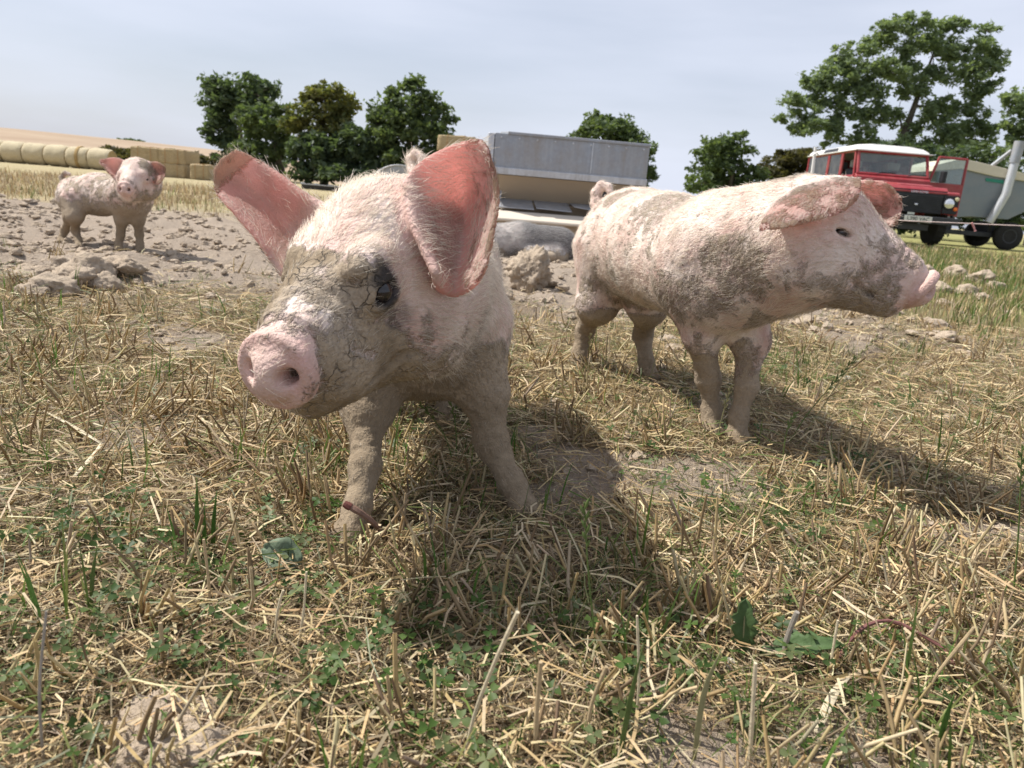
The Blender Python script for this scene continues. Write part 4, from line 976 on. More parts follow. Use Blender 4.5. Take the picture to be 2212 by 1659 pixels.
def pig_material(name, skin=(0.57, 0.385, 0.325), pale=(0.77, 0.675, 0.595), mudc=(0.38, 0.31, 0.235)):
    m, nt, out = new_mat(name); b = NB(nt)
    tc = b.n('ShaderNodeTexCoord').outputs['Object']
    mud, pink, dark, ear, lip = (b.attr(x) for x in ('mud', 'pink', 'dark', 'ear', 'rim'))
    n_big = b.noise(tc, 16, 4, 0.6); n_med = b.noise(tc, 60, 4, 0.6); n_fine = b.noise(tc, 260, 3, 0.6)
    base = b.mix(b.rampf(n_big, .35, .68), skin, pale)
    base = b.mix(b.math('MULTIPLY', b.rampf(n_med, .45, .75), .35), base, (0.50, 0.33, 0.27))
    base = b.mix(pink, base, b.mix(b.rampf(n_med, .35, .7), (0.57, 0.315, 0.275), (0.46, 0.30, 0.24)))
    # dried mud: a crust with cracks, breaking up at its border
    mm = b.math('ADD', mud, b.math('MULTIPLY', b.math('SUBTRACT', n_med, .5), .9))
    mm = b.math('ADD', mm, b.math('MULTIPLY', b.math('SUBTRACT', n_fine, .5), .45))
    mask = b.rampf(mm, .38, .62)
    wv = b.n('ShaderNodeVectorMath', operation='ADD')
    nz = b.n('ShaderNodeTexNoise'); nz.inputs['Scale'].default_value = 45; nz.inputs['Detail'].default_value = 3
    b.l(tc, nz.inputs['Vector'])
    sc = b.n('ShaderNodeVectorMath', operation='SCALE'); sc.inputs['Scale'].default_value = .03
    b.l(nz.outputs['Color'], sc.inputs[0]); b.l(tc, wv.inputs[0]); b.l(sc.outputs[0], wv.inputs[1])
    vor = b.n('ShaderNodeTexVoronoi', feature='DISTANCE_TO_EDGE'); vor.inputs['Scale'].default_value = 62
    b.l(wv.outputs[0], vor.inputs['Vector'])
    crack = b.math('MAXIMUM', b.rampf(vor.outputs['Distance'], .0, .055), b.rampf(b.noise(tc, 22, 3, .6), .50, .60, 1, 0), True)
    crack = b.math('MAXIMUM', crack, b.rampf(b.attr('crust'), 0, 1, 1, 0), True)
    mcol = b.mix(b.rampf(n_big, .3, .7), (mudc[0] * .86, mudc[1] * .80, mudc[2] * .70), tuple(x * 1.25 for x in mudc))
    mcol = b.mix(b.rampf(n_fine, .35, .75), mcol, tuple(x * .72 for x in mudc))
    mcol = b.mix(b.attr('brown'), mcol, b.mix(b.rampf(n_med, .3, .7), (.17, .125, .078), (.26, .20, .13)))
    mcol = b.mix(crack, tuple(x * .5 for x in mudc), mcol)
    col = b.mix(mask, base, mcol)
    col = b.mix(dark, col, (0.030, 0.028, 0.030))
    hgt = b.math('ADD', b.math('MULTIPLY', mask, b.math('ADD', b.math('MULTIPLY', crack, .55), .5)), b.math('MULTIPLY', n_fine, .45))
    hgt = b.math('ADD', hgt, b.math('MULTIPLY', n_med, .5))
    nrm = b.bump(hgt, .9, .0055)
    rough = b.rampf(mask, 0, 1, .62, .95)
    p = b.bsdf(col, rough, 0, nrm, .25)
    p.inputs['Subsurface Weight'].default_value = 0.0
    tr = b.n('ShaderNodeBsdfTranslucent')
    tcol = b.mix(mask, (1.0, 0.60, 0.55), (0.66, 0.42, 0.34))
    b.l(tcol, tr.inputs['Color']); b.l(nrm, tr.inputs['Normal'])
    ms = b.n('ShaderNodeMixShader'); b.l(b.math('MULTIPLY', ear, .52), ms.inputs[0])
    b.l(p.outputs[0], ms.inputs[1]); b.l(tr.outputs[0], ms.inputs[2])
    b.l(ms.outputs[0], out.inputs['Surface'])
    return m

def hair_material(name, col=(0.86, 0.78, 0.67), dcol=(0.25, 0.195, 0.135)):
    m, nt, out = new_mat(name); b = NB(nt)
    c = b.mix(b.attr('hmud'), col, dcol)
    d = b.n('ShaderNodeBsdfDiffuse'); b.l(c, d.inputs['Color'])
    t = b.n('ShaderNodeBsdfTranslucent'); b.l(c, t.inputs['Color'])
    g = b.n('ShaderNodeBsdfGlossy'); g.inputs['Roughness'].default_value = .35; g.inputs['Color'].default_value = (.9, .85, .75, 1)
    m1 = b.n('ShaderNodeMixShader'); m1.inputs[0].default_value = .4; b.l(d.outputs[0], m1.inputs[1]); b.l(t.outputs[0], m1.inputs[2])
    m2 = b.n('ShaderNodeMixShader'); m2.inputs[0].default_value = .08; b.l(m1.outputs[0], m2.inputs[1]); b.l(g.outputs[0], m2.inputs[2])
    b.l(m2.outputs[0], out.inputs['Surface'])
    return m

def eye_material():
    m, nt, out = new_mat('wet_dark_eye'); b = NB(nt)
    tc = b.n('ShaderNodeTexCoord').outputs['Object']
    c = b.mix(b.rampf(b.noise(tc, 90), .4, .7), (0.012, 0.010, 0.012), (0.035, 0.024, 0.022))
    p = b.bsdf(c, .08, 0, None, .6); b.l(p.outputs[0], out.inputs['Surface']); return m
MAT_PIG = pig_material('muddy_pink_pigskin'); MAT_HAIR = hair_material('pale_bristle'); MAT_EYE = eye_material()
MAT_GREY_PIG = pig_material('grey_dusty_pigskin', (0.36, 0.32, 0.30), (0.55, 0.50, 0.46))

def sphere_mesh(c, r, nu=28, nv=20, M=None):
    th = np.linspace(0, np.pi, nv + 1); ph = np.linspace(0, 2 * np.pi, nu, endpoint=False)
    v = np.array([[np.sin(t) * np.cos(p), np.sin(t) * np.sin(p), np.cos(t)] for t in th for p in ph]) * r
    if M is not None: v = v @ np.asarray(M).T
    f = [(i * nu + j, (i + 1) * nu + j, (i + 1) * nu + (j + 1) % nu, i * nu + (j + 1) % nu) for i in range(nv) for j in range(nu)]
    return v + np.asarray(c), f

def finish_pig(name, S, res, paint, eyes, eye_r, hairs, hair_len, label, mat=MAT_PIG, seed=1, hair_r=.00017, hmat=None, head=None):
    V, Q = S.mesh(res)
    base = np.array([V[:, 0].mean(), V[:, 1].mean(), 0.0])
    n = len(V)
    W = np.zeros(n); flow = np.zeros((n, 3)); hair = np.zeros(n); zone = np.zeros((n, 8))
    for d in S.prims:
        if d['sub']: continue
        w = np.exp(-np.maximum(Shape.dist(V, d), 0) / .010) + 1e-9
        at = d['at']; W += w
        fl = at.get('flow'); flow += w[:, None] * (np.asarray(fl) if fl is not None else 0)
        hair += w * at.get('hair', 1); zone[:, int(at.get('zone', 0))] += w
    hair /= W; zone /= W[:, None]
    ear = np.zeros(n); side = np.zeros(n); eu = np.zeros(n); rim = np.zeros(n); emud = np.zeros(n)
    for e in S.ears:
        fn = e['tree'].find_nearest
        near = np.where(((V > e['V'].min(0) - .02) & (V < e['V'].max(0) + .02)).all(1))[0]
        for i in near.tolist():
            r = fn(V[i].tolist(), .03)
            if r[0] is None: continue
            lim = e['thick'] * (1.7 - e['u'][r[2]])
            sd_ = 1 if (Vector(V[i]) - r[0]).dot(r[1]) > 0 else -1
            t = 1 - min(1, max(0, (r[3] - lim * 1.15) / (.014 if sd_ > 0 else .008)))
            if t > ear[i]:
                ear[i] = t; u = e['u'][r[2]]; eu[i] = u; v = e['v'][r[2]]
                side[i] = 1 if (Vector(V[i]) - r[0]).dot(r[1]) > 0 else -1
                rim[i] = max(u, abs(v - .5) * 2); emud[i] = e['mud']
                flow[i] = flow[i] * (1 - t) + e['along'] * t
                hair[i] = hair[i] * (1 - t) + t * (.35 if side[i] > 0 else .8)
    ear_raw = ear.copy(); ear = ear * sstep(.02, .22, eu)
    # triangle normals -> vertex normals
    fn_ = np.cross(V[Q[:, 2]] - V[Q[:, 0]], V[Q[:, 3]] - V[Q[:, 1]])
    vn = np.zeros((n, 3))
    for c in range(4): np.add.at(vn, Q[:, c], fn_)
    vn /= np.linalg.norm(vn, axis=1)[:, None] + 1e-12
    A = dict(crust=np.zeros(n), brown=np.zeros(n), mud=np.zeros(n), pink=np.zeros(n), dark=np.zeros(n), ear=ear, rim=rim)
    paint(V, vn, zone, ear_raw, side, eu, rim, emud, A, hair)
    # lumpy dried mud and skin relief in the surface itself
    lump = (fbm(V, 120, 3, seed) - .5) * .0040 * (A['mud'] * (1 - .6 * ear)) + (fbm(V, 30, 2, seed + 5) - .5) * .0035 * (1 - ear) * (zone[:, 3] < .3)
    if head:                                                  # skin folds behind the snout
        hq = (V - head[0]) @ head[1] / head[2]
        hw_ = sstep(.122, .136, hq[:, 0]) * sstep(.179, .172, hq[:, 0]) * sstep(-.045, -.005, hq[:, 2]) * (1 - ear)
        ph = (hq[:, 0] + .10 * np.abs(hq[:, 1]) + .006 * (fbm(V, 40, 2, 7) - .5)) / .0125 * 2 * np.pi
        lump = lump - hw_ * .0019 * head[2] * (.5 + .5 * np.cos(ph)) ** 2
    V2 = V + vn * lump[:, None]
    root = empty(name, base)
    body = np_mesh('body', V2 - base, Q, [mat], root, True, attrs=A)
    tag(root, label, 'pig')
    for c in eyes:
        v, f = sphere_mesh(np.asarray(c) - base, eye_r)
        mesh_obj('eye', v, f, MAT_EYE, root, True)
    if hairs:
        r = np.random.default_rng(seed)
        T = np.concatenate([Q[:, [0, 1, 2]], Q[:, [0, 2, 3]]])
        ar = np.linalg.norm(np.cross(V2[T[:, 1]] - V2[T[:, 0]], V2[T[:, 2]] - V2[T[:, 0]]), axis=1)
        hd = hair[T].mean(1); w = ar * np.clip(hd, 0, 1); w /= w.sum()
        ti = r.choice(len(T), hairs, p=w); bc = r.dirichlet((1, 1, 1), hairs)
        tv = T[ti]; g = lambda X: (X[tv] * bc[..., None]).sum(1) if X.ndim == 2 else (X[tv] * bc).sum(1)
        pos = g(V2); nr = g(vn); nr /= np.linalg.norm(nr, axis=1)[:, None] + 1e-9
        fl = g(flow); fl = fl - (fl * nr).sum(1)[:, None] * nr
        swirl = np.stack([vnoise(pos, 22, 31) - .5, vnoise(pos, 22, 32) - .5, vnoise(pos, 22, 33) - .5], 1) * 1.3
        fl = fl / (np.linalg.norm(fl, axis=1)[:, None] + 1e-6) + swirl + r.normal(0, .22, (hairs, 3))
        fl -= (fl * nr).sum(1)[:, None] * nr; fl /= np.linalg.norm(fl, axis=1)[:, None] + 1e-6
        hm = g(A['mud']); hs = g(hair)
        L = hair_len * r.uniform(.45, 1.25, hairs) * (.55 + .45 * np.clip(hs, 0, 1)) * (1 - .45 * hm) * (1 - .5 * g(zone[:, 5]))
        lift = r.uniform(.18, .6, hairs) * (1 - .5 * hm)
        ts = np.array([0, .35, .7, 1.0])
        bend = r.normal(0, .14, (hairs, 3)) + np.array([0, 0, -.10])
        pts = pos[:, None] + L[:, None, None] * (ts[None, :, None] * (fl + nr * lift[:, None])[:, None] + (ts ** 2)[None, :, None] * (bend - nr * lift[:, None] * .45)[:, None])
        hc = bpy.data.hair_curves.new('bristles'); hc.add_curves([4] * hairs)
        hc.position_data.foreach_set('vector', np.ascontiguousarray((pts - base).reshape(-1, 3), np.float32).ravel())
        rad = (hair_r * r.uniform(.7, 1.3, hairs))[:, None] * np.array([1, .85, .6, .2])[None]
        if 'radius' not in hc.attributes: hc.attributes.new('radius', 'FLOAT', 'POINT')
        hc.attributes['radius'].data.foreach_set('value', rad.astype(np.float32).ravel())
        a = hc.attributes.new('hmud', 'FLOAT', 'CURVE'); a.data.foreach_set('value', np.clip(hm + r.normal(0, .2, hairs), 0, 1).astype(np.float32))
        hc.materials.append(hmat or MAT_HAIR)
        ho = bpy.data.objects.new('bristles', hc); COL.objects.link(ho); ho.parent = root; ho['kind'] = 'stuff'
    return root

def paint_common(V, vn, zone, ear, side, eu, rim, emud, A, hair, leg_top=.19, bodymud=.25, seed=0):
    n1 = fbm(V, 14, 4, seed + 40); n2 = fbm(V, 45, 3, seed + 50)
    legs = sstep(leg_top + .07, leg_top - .05, V[:, 2] + (n1 - .5) * .14)
    A['mud'][:] = np.clip(legs * .92 + (zone[:, 5] + zone[:, 6]) * sstep(.3, .1, V[:, 2]) * .3, 0, 1)
    A['mud'][:] = np.maximum(A['mud'], bodymud * sstep(.42, .7, n1) * 1.6)
    st = fbm(V, 80, 3, seed + 60)
    A['mud'][:] = np.maximum(A['mud'], zone[:, 0] * np.clip((.22 + bodymud * .8) * sstep(.30, .75, st) * (.4 + n1), 0, .55))
    A['mud'][:] *= 1 - np.clip(zone[:, 3] * 1.2 + zone[:, 2] * .3, 0, 1) * .75
    A['brown'][:] = (zone[:, 5] + zone[:, 6]) * sstep(leg_top + .03, leg_top - .12, V[:, 2] + (n1 - .5) * .1) * .75
    A['pink'][:] = np.clip(zone[:, 3] * .9 + zone[:, 2] * .45 + zone[:, 4] * .35, 0, 1)
    inn = ear * (side > 0); outer = ear * (side <= 0)
    A['pink'][:] = np.maximum(A['pink'] * (1 - ear), inn * .55)
    em = outer * (.30 + .24 * sstep(.35, .65, n2)) + ear * sstep(.86, 1.0, rim) * sstep(.2, .5, eu) * (.05 + .7 * sstep(.42, .62, n2)) + inn * emud * sstep(.55, .9, eu + (n1 - .5) * .6)
    A['mud'][:] = np.where(ear > .3, np.clip(em, 0, 1), A['mud'])
    A['crust'][:] = np.maximum(A['crust'], outer * .9)
    hair *= np.where(ear > .3, np.where(side > 0, .12 + .9 * sstep(.8, .97, rim), .7), 1)
    hair *= 1 - np.clip(zone[:, 3] * 1.3, 0, 1)
# ---- the piglet nosing up to the camera
def make_front_pig():
    S = Shape()
    chest = P(920, 705, 1.02); mid = P(912, 600, 1.20); rump = P(905, 520, 1.38)
    back = _n(rump - chest)
    S.cone(chest, mid, .104, .116, .04, flow=back, hair=1, zone=0)
    S.cone(mid, rump, .116, .112, .04, flow=back, hair=1, zone=0)
    cran = P(855, 575, .85); snout = P(583, 778, .648)
    S.cone(P(905, 615, .99), cran + np.array([.02, .04, -.005]), .098, .074, .05, flow=_n(chest - cran), hair=1, zone=0)
    T, M, eyes = add_head(S, cran, snout - cran, 1.17, up=(0.02, 0, 1), eye=(.104, .0475, .026), eye_r=(.078, .0500, .016), eye_open=1.35)
    d = (-.1, -.95, 0)
    add_leg(S, [(P(820, 740, 1.00), .062), (P(795, 880, .945), .030), (P(788, 1010, .885), .0160), (P(772, 1095, .845), .0140), (P(752, 1150, .815), .0170)], hoof_dir=(-.35, -.9, 0))
    add_leg(S, [(P(1000, 720, 1.02), .070), (P(1045, 850, 1.0), .030), (P(1064, 960, .985), .0190), (P(1106, 1045, .96), .0160), (P(1128, 1088, .945), .0185)], hoof_dir=(.35, -.9, 0))
    add_leg(S, [(P(975, 600, 1.36), .085), (P(985, 740, 1.30), .040), (P(972, 825, 1.36), .017), (P(962, 880, 1.34), .015), (P(957, 915, 1.31), .017)], hoof_dir=d)
    add_leg(S, [(P(845, 600, 1.38), .085), (P(820, 740, 1.32), .040), (P(795, 830, 1.38), .017), (P(790, 885, 1.36), .015), (P(787, 920, 1.33), .017)], hoof_dir=d)
    # curled tail
    tp = [P(905, 400, 1.49), P(893, 368, 1.53), P(888, 345, 1.54), P(897, 333, 1.53), P(910, 340, 1.52), P(908, 358, 1.51)]
    for i, (a, b) in enumerate(zip(tp[:-1], tp[1:])): S.cone(a, b, .0125 - .0015 * i, .011 - .0015 * i, .008, flow=_n(b - a), hair=.8, zone=0)
    # ears: its right one (pointing up and out), its left one (broad, open to the camera)
    S.ear([[P(612, 592, .84), P(650, 530, .90), P(705, 452, .87)],
           [P(562, 520, .845), P(600, 470, .90), P(648, 415, .885)],
           [P(507, 457, .855), P(548, 420, .905), P(590, 372, .90)],
           [P(468, 412, .87), P(500, 375, .90), P(540, 342, .905)],
           [P(463, 372, .875), P(478, 346, .89), P(508, 326, .90)]], .0030, flip=True, mud=.9, seed=2)
    S.ear([[P(876, 402, .778), P(898, 490, .754), P(942, 590, .732)],
           [P(918, 352, .782), P(935, 470, .785), P(950, 622, .742)],
           [P(980, 320, .79), P(1005, 450, .83), P(985, 636, .755)],
           [P(1032, 305, .775), P(1058, 430, .79), P(1028, 612, .735)],
           [P(1052, 322, .765), P(1076, 430, .76), P(1050, 572, .73)]], .0030, flip=False, mud=.6, seed=5)
    eyeL = eyes[1]
    fwd = M[:, 0]; lft = M[:, 1]; upv = M[:, 2]
    def paint(V, vn, zone, ear, side, eu, rim, emud, A, hair):
        paint_common(V, vn, zone, ear, side, eu, rim, emud, A, hair, .20, .12, 1)
        q = (V - cran) @ M / 1.17
        n1 = fbm(V, 16, 4, 71); n2 = fbm(V, 50, 3, 72)
        face = (1 - ear) * sstep(.62, .35, zone[:, 0] + zone[:, 5] + zone[:, 6])
        # crusted muzzle and brow
        muz = sstep(.055, .105, q[:, 0] + (n1 - .5) * .10 - .4 * np.maximum(q[:, 2], 0)) * sstep(.190, .168, q[:, 0] + (n2 - .5) * .05)
        m = face * np.clip(muz * (.72 + 1.1 * (n1 - .5) + .5 * (n2 - .5)) + .38 * sstep(.0, -.07, q[:, 2]) * sstep(.175, .165, q[:, 0]) + .15 * sstep(.35, .65, n2), 0, 1)
        m = np.maximum(m, zone[:, 3] * (1 - ear) * (.24 + .40 * sstep(.35, .7, n2)))
        A['mud'][:] = np.where(face > .3, np.maximum(m, 0), A['mud'])
        inn = (ear > .25) & (vn[:, 1] < -.05) & (eu < .62)
        A['mud'][inn] *= .25; A['pink'][inn] = np.maximum(A['pink'][inn], .62)
        for i, e in enumerate(eyes):
            d = np.linalg.norm((V - e) * 1.0, axis=1) + (n2 - .5) * .014
            up = (V - e) @ upv; fw = (V - e) @ fwd
            k = sstep(.027, .018, d + np.where(fw > .004, fw * .35, 0) - np.where(up > 0, up * .30, 0))
            A['dark'][:] = np.maximum(A['dark'], k * (1 - ear) * .93)
            d2 = np.linalg.norm(V - (e - fwd * .022 - upv * .034), axis=1) + (n2 - .5) * .02
            A['dark'][:] = np.maximum(A['dark'], sstep(.022, .008, d2) * .55)
        A['crust'][:] = np.maximum(A['crust'], face * muz)
        A['brown'][:] = np.maximum(A['brown'], face * muz * sstep(.42, .66, n1 + .15 * (n2 - .5)) * .8)
        hair *= np.where(face > .3, 1 - .55 * sstep(.4, .7, A['mud']), 1)
    return finish_pig('piglet', S, .0031, paint, eyes, .0122, 62000, .021,
        'pink piglet with mud-crusted snout and upright ears, nosing forward', hair_r=.00020, seed=3, head=(cran, M, 1.17))
front_pig = make_front_pig()
# ---- the piglet standing in profile
def make_side_pig():
    S = Shape()
    rump = P(1372, 528, 1.83); mid = P(1442, 543, 1.62); chest = P(1530, 578, 1.43)
    back = _n(rump - chest)
    S.cone(chest, mid, .112, .113, .04, flow=back, hair=1, zone=0)
    S.cone(mid, rump, .113, .134, .04, flow=back, hair=1, zone=0)
    cran = P(1752, 505, 1.24); snout = P(2000, 612, 1.180)
    S.cone(P(1575, 535, 1.38), cran + np.array([-.02, .01, .0]), .104, .088, .05, flow=_n(chest - cran), hair=1, zone=0)
    S.cone(P(1560, 640, 1.36), P(1700, 590, 1.26), .070, .070, .04, flow=_n(chest - cran), hair=1, zone=0)
    T, M, eyes = add_head(S, cran, snout - cran, .99, up=(0.0, 0.05, 1), eye_open=.75, eye=(.036, .0600, .016), tilt=-.24, disc=1.10)
    d = (.5, -.86, 0)
    add_leg(S, [(P(1508, 620, 1.40), .068), (P(1516, 725, 1.38), .031), (P(1530, 820, 1.40), .0190), (P(1537, 885, 1.40), .0155), (P(1537, 922, 1.385), .0180)], hoof_dir=d)
    add_leg(S, [(P(1600, 640, 1.40), .060), (P(1622, 735, 1.37), .031), (P(1612, 835, 1.36), .0175), (P(1596, 900, 1.35), .0145), (P(1594, 940, 1.335), .0170)], hoof_dir=d)
    add_leg(S, [(P(1325, 560, 1.84), .105), (P(1290, 655, 1.82), .048), (P(1263, 715, 1.90), .0200), (P(1252, 760, 1.89), .0165), (P(1250, 783, 1.87), .0190)], hoof_dir=d)
    add_leg(S, [(P(1400, 590, 1.84), .095), (P(1400, 660, 1.78), .045), (P(1388, 725, 1.85), .0205), (P(1396, 780, 1.83), .0170), (P(1402, 806, 1.81), .0190)], hoof_dir=d)
    tp = [P(1300, 470, 1.93), P(1288, 440, 1.96), P(1287, 418, 1.97), P(1298, 402, 1.97), P(1314, 404, 1.96), P(1318, 416, 1.95)]
    for i, (a, b) in enumerate(zip(tp[:-1], tp[1:])): S.cone(a, b, .017 - .002 * i, .015 - .002 * i, .008, flow=_n(b - a), hair=.8, zone=0)
    # near ear lies over like a visor, far ear opens forward
    S.ear([[P(1690, 440, 1.21), P(1745, 402, 1.22), P(1800, 388, 1.22), P(1842, 392, 1.215)],
           [P(1668, 456, 1.17), P(1728, 425, 1.165), P(1800, 405, 1.165), P(1852, 392, 1.18)],
           [P(1650, 478, 1.145), P(1712, 462, 1.13), P(1800, 440, 1.13), P(1856, 405, 1.15)],
           [P(1640, 496, 1.135), P(1700, 490, 1.115), P(1798, 466, 1.115), P(1850, 432, 1.135)]], .0034, flip=True, mud=.5, seed=8)
    S.ear([[P(1842, 400, 1.27), P(1850, 420, 1.29), P(1866, 452, 1.26)],
           [P(1872, 394, 1.26), P(1880, 425, 1.285), P(1886, 478, 1.25)],
           [P(1912, 397, 1.245), P(1918, 435, 1.265), P(1908, 492, 1.24)],
           [P(1945, 425, 1.23), P(1948, 450, 1.235), P(1938, 482, 1.23)]], .0032, flip=False, mud=.5, seed=9)
    def paint(V, vn, zone, ear, side, eu, rim, emud, A, hair):
        paint_common(V, vn, zone, ear, side, eu, rim, emud, A, hair, .14, .34, 12)
        q = (V - cran) @ M
        n1 = fbm(V, 16, 4, 81)
        face = (1 - ear) * sstep(.40, .8, zone[:, 1] + zone[:, 4])
        m = face * np.clip(.32 * sstep(.02, .10, q[:, 0]) + .55 * (n1 - .45) + .30 * sstep(.0, -.06, q[:, 2]), 0, .8)
        A['mud'][:] = np.where(face > .3, m, A['mud'])
        # a dusty band over the shoulder
        t = (V - chest) @ back
        A['mud'][:] = np.maximum(A['mud'], (1 - face) * (1 - ear) * sstep(.13, .04, np.abs(t - .10)) * sstep(.30, .40, V[:, 2]) * (.42 + .7 * (n1 - .5)))
        A['crust'][:] = np.maximum(A['crust'], face * .6 * sstep(.1, .14, q[:, 0]))
        for e in eyes:
            dd = np.linalg.norm(V - e, axis=1); A['dark'][:] = np.maximum(A['dark'], sstep(.0150, .0115, dd) * .55)
    return finish_pig('piglet', S, .0036, paint, eyes, .0100, 50000, .016,
        'pink piglet in profile with a drooping ear, mud over its shoulder', hair_r=.00020, seed=5, head=(cran, M, .99))
side_pig = make_side_pig()

# ---- the piglet watching from the bare earth
def make_far_pig():
    S = Shape()
    rump = P(168, 422, 3.80); mid = P(215, 420, 3.72); chest = P(272, 426, 3.62)
    back = _n(rump - chest)
    S.cone(chest, mid, .090, .094, .04, flow=back, hair=1, zone=0)
    S.cone(mid, rump, .094, .092, .04, flow=back, hair=1, zone=0)
    cran = P(300, 382, 3.52); snout = P(268, 404, 3.33)
    S.cone(P(285, 418, 3.60), cran + np.array([0, .03, -.01]), .092, .078, .05, flow=_n(chest - cran), hair=1, zone=0)
    T, M, eyes = add_head(S, cran, snout - cran, 1.0, eye_open=.5)
    d = (.5, -.86, 0)
    for px, py, Y, x0 in ((256, 534, 3.60, 265), (302, 536, 3.62, 300)):
        add_leg(S, [(P(x0, 438, Y), .050), (P(x0 - 2, 475, Y), .028), (P((x0 + px) / 2, 508, Y + .01), .0165), (P(px, 525, Y), .0140), (P(px, py - 3, Y - .01), .0175)], hoof_dir=d)
    for px, py, Y, x0 in ((132, 526, 3.72, 158), (170, 533, 3.62, 165)):
        add_leg(S, [(P(x0, 435, Y + .05), .070), (P(x0 - 3, 468, Y), .034), (P((x0 + px) / 2 - 5, 497, Y + .05), .0170), (P(px, 518, Y + .03), .0140), (P(px, py - 3, Y), .0175)], hoof_dir=d)
    tp = [P(140, 400, 3.88), P(133, 385, 3.90), P(140, 374, 3.90), P(150, 376, 3.89)]
    for i, (a, b) in enumerate(zip(tp[:-1], tp[1:])): S.cone(a, b, .014 - .002 * i, .012 - .002 * i, .008, flow=_n(b - a), hair=.8, zone=0)
    S.ear([[P(266, 398, 3.48), P(270, 378, 3.50), P(274, 352, 3.50)],
           [P(250, 388, 3.47), P(250, 368, 3.51), P(256, 343, 3.50)],
           [P(232, 370, 3.48), P(232, 358, 3.50), P(236, 342, 3.50)],
           [P(216, 354, 3.49), P(214, 350, 3.50), P(214, 345, 3.50)]], .0036, flip=True, mud=.3, seed=18)
    S.ear([[P(322, 352, 3.52), P(326, 368, 3.52), P(330, 385, 3.48)],
           [P(338, 351, 3.50), P(338, 370, 3.52), P(336, 396, 3.47)],
           [P(352, 356, 3.48), P(350, 374, 3.50), P(345, 396, 3.46)],
           [P(357, 362, 3.47), P(356, 374, 3.48), P(352, 388, 3.46)]], .0036, flip=False, mud=.3, seed=19)
    def paint(V, vn, zone, ear, side, eu, rim, emud, A, hair):
        paint_common(V, vn, zone, ear, side, eu, rim, emud, A, hair, .20, .34, 22)
        n1 = fbm(V, 20, 4, 91); n2 = fbm(V * np.array([1, 1, .35]), 42, 3, 92)
        A['dark'][:] = np.maximum(A['dark'], (1 - ear) * zone[:, 0] * sstep(.60, .74, n2) * .35)
        A['mud'][:] = np.clip(A['mud'] + zone[:, 0] * .14 + zone[:, 1] * .25 * n1, 0, 1)
    return finish_pig('piglet', S, .0052, paint, eyes, .0120, 16000, .016,
        'small mud-grey piglet standing alone on bare earth beside the clods', seed=6, hair_r=.0003, head=(cran, M, 1.0))
far_pig = make_far_pig()

# ---- the grey pig lying in front of the feeder
def make_lying_pig():
    S = Shape()
    Y = 5.2
    rump = P(1205, 535, Y + .05); mid = P(1120, 534, Y); chest = P(1040, 532, Y - .05)
    back = _n(rump - chest)
    S.cone(chest, mid, .150, .160, .05, flow=back, hair=1, zone=0)
    S.cone(mid, rump, .160, .140, .05, flow=back, hair=1, zone=0)
    cran = P(960, 535, Y - .12); snout = P(900, 560, Y - .20)
    S.cone(chest, cran, .13, .10, .05, flow=back, hair=1, zone=0)
    T, M, eyes = add_head(S, cran, snout - cran, 1.15)
    for a in (1.0, -1.0):
        S.ear([[T(-.02, a * .05, .06), T(-.02, a * .065, .04), T(-.02, a * .075, .01)],
               [T(.0, a * .08, .09), T(.0, a * .10, .06), T(.0, a * .10, .02)],
               [T(.05, a * .10, .08), T(.05, a * .12, .05), T(.05, a * .115, .02)]], .004, flip=a > 0, seed=28)
    gz = lambda p: np.array([p[0], p[1], .03])
    hip = rump + np.array([-.03, -.10, -.06])
    add_leg(S, [(hip, .10), (gz(hip + np.array([-.16, -.10, 0])), .05), (gz(hip + np.array([-.02, -.17, 0])), .028), (gz(hip + np.array([-.12, -.21, 0])), .022)], hoof_dir=(-1, -.2, 0))
    sh = chest + np.array([.0, -.09, -.08])
    add_leg(S, [(sh, .08), (gz(sh + np.array([.05, -.08, 0])), .04), (gz(sh + np.array([-.10, -.12, 0])), .026), (gz(sh + np.array([-.18, -.13, 0])), .024)], hoof_dir=(-1, -.2, 0))
    def paint(V, vn, zone, ear, side, eu, rim, emud, A, hair):
        paint_common(V, vn, zone, ear, side, eu, rim, emud, A, hair, .04, .10, 32)
        n1 = fbm(V, 9, 4, 93)
        t = ((V - mid) @ back)
        A['dark'][:] = np.maximum(A['dark'], (1 - ear) * zone[:, 0] * sstep(-.06, .10, t + (n1 - .5) * .2 - (V[:, 2] - .2) * .5) * .80)
    return finish_pig('pig', S, .0075, paint, eyes, .0140, 24000, .028,
        'grey pig with a pale saddle lying down in front of the feed hopper', mat=MAT_GREY_PIG, seed=7, hair_r=.00040, hmat=hair_material('grey_bristle', (.46, .45, .44), (.3, .27, .24)))
lying_pig = make_lying_pig()
# ------------------------------------------------------------------ stubble, straw, grass and clover
def veg_material(name, transl=.35, rough=.6):
    m, nt, out = new_mat(name); b = NB(nt)
    tc = b.n('ShaderNodeTexCoord').outputs['Object']
    c = b.attr('col', 'Color')
    c = b.mix(b.rampf(b.noise(tc, 160, 3, .6), .25, .75), b.mix(1.0, c, (.72, .70, .68), 'MULTIPLY'), c)
    p = b.bsdf(c, rough, 0, None, .25); t = b.n('ShaderNodeBsdfTranslucent'); b.l(c, t.inputs['Color'])
    ms = b.n('ShaderNodeMixShader'); ms.inputs[0].default_value = transl
    b.l(p.outputs[0], ms.inputs[1]); b.l(t.outputs[0], ms.inputs[2]); b.l(ms.outputs[0], out.inputs['Surface'])
    return m
MAT_DRY = veg_material('dry_straw', .22, .55); MAT_GREEN = veg_material('green_blade', .40, .5)

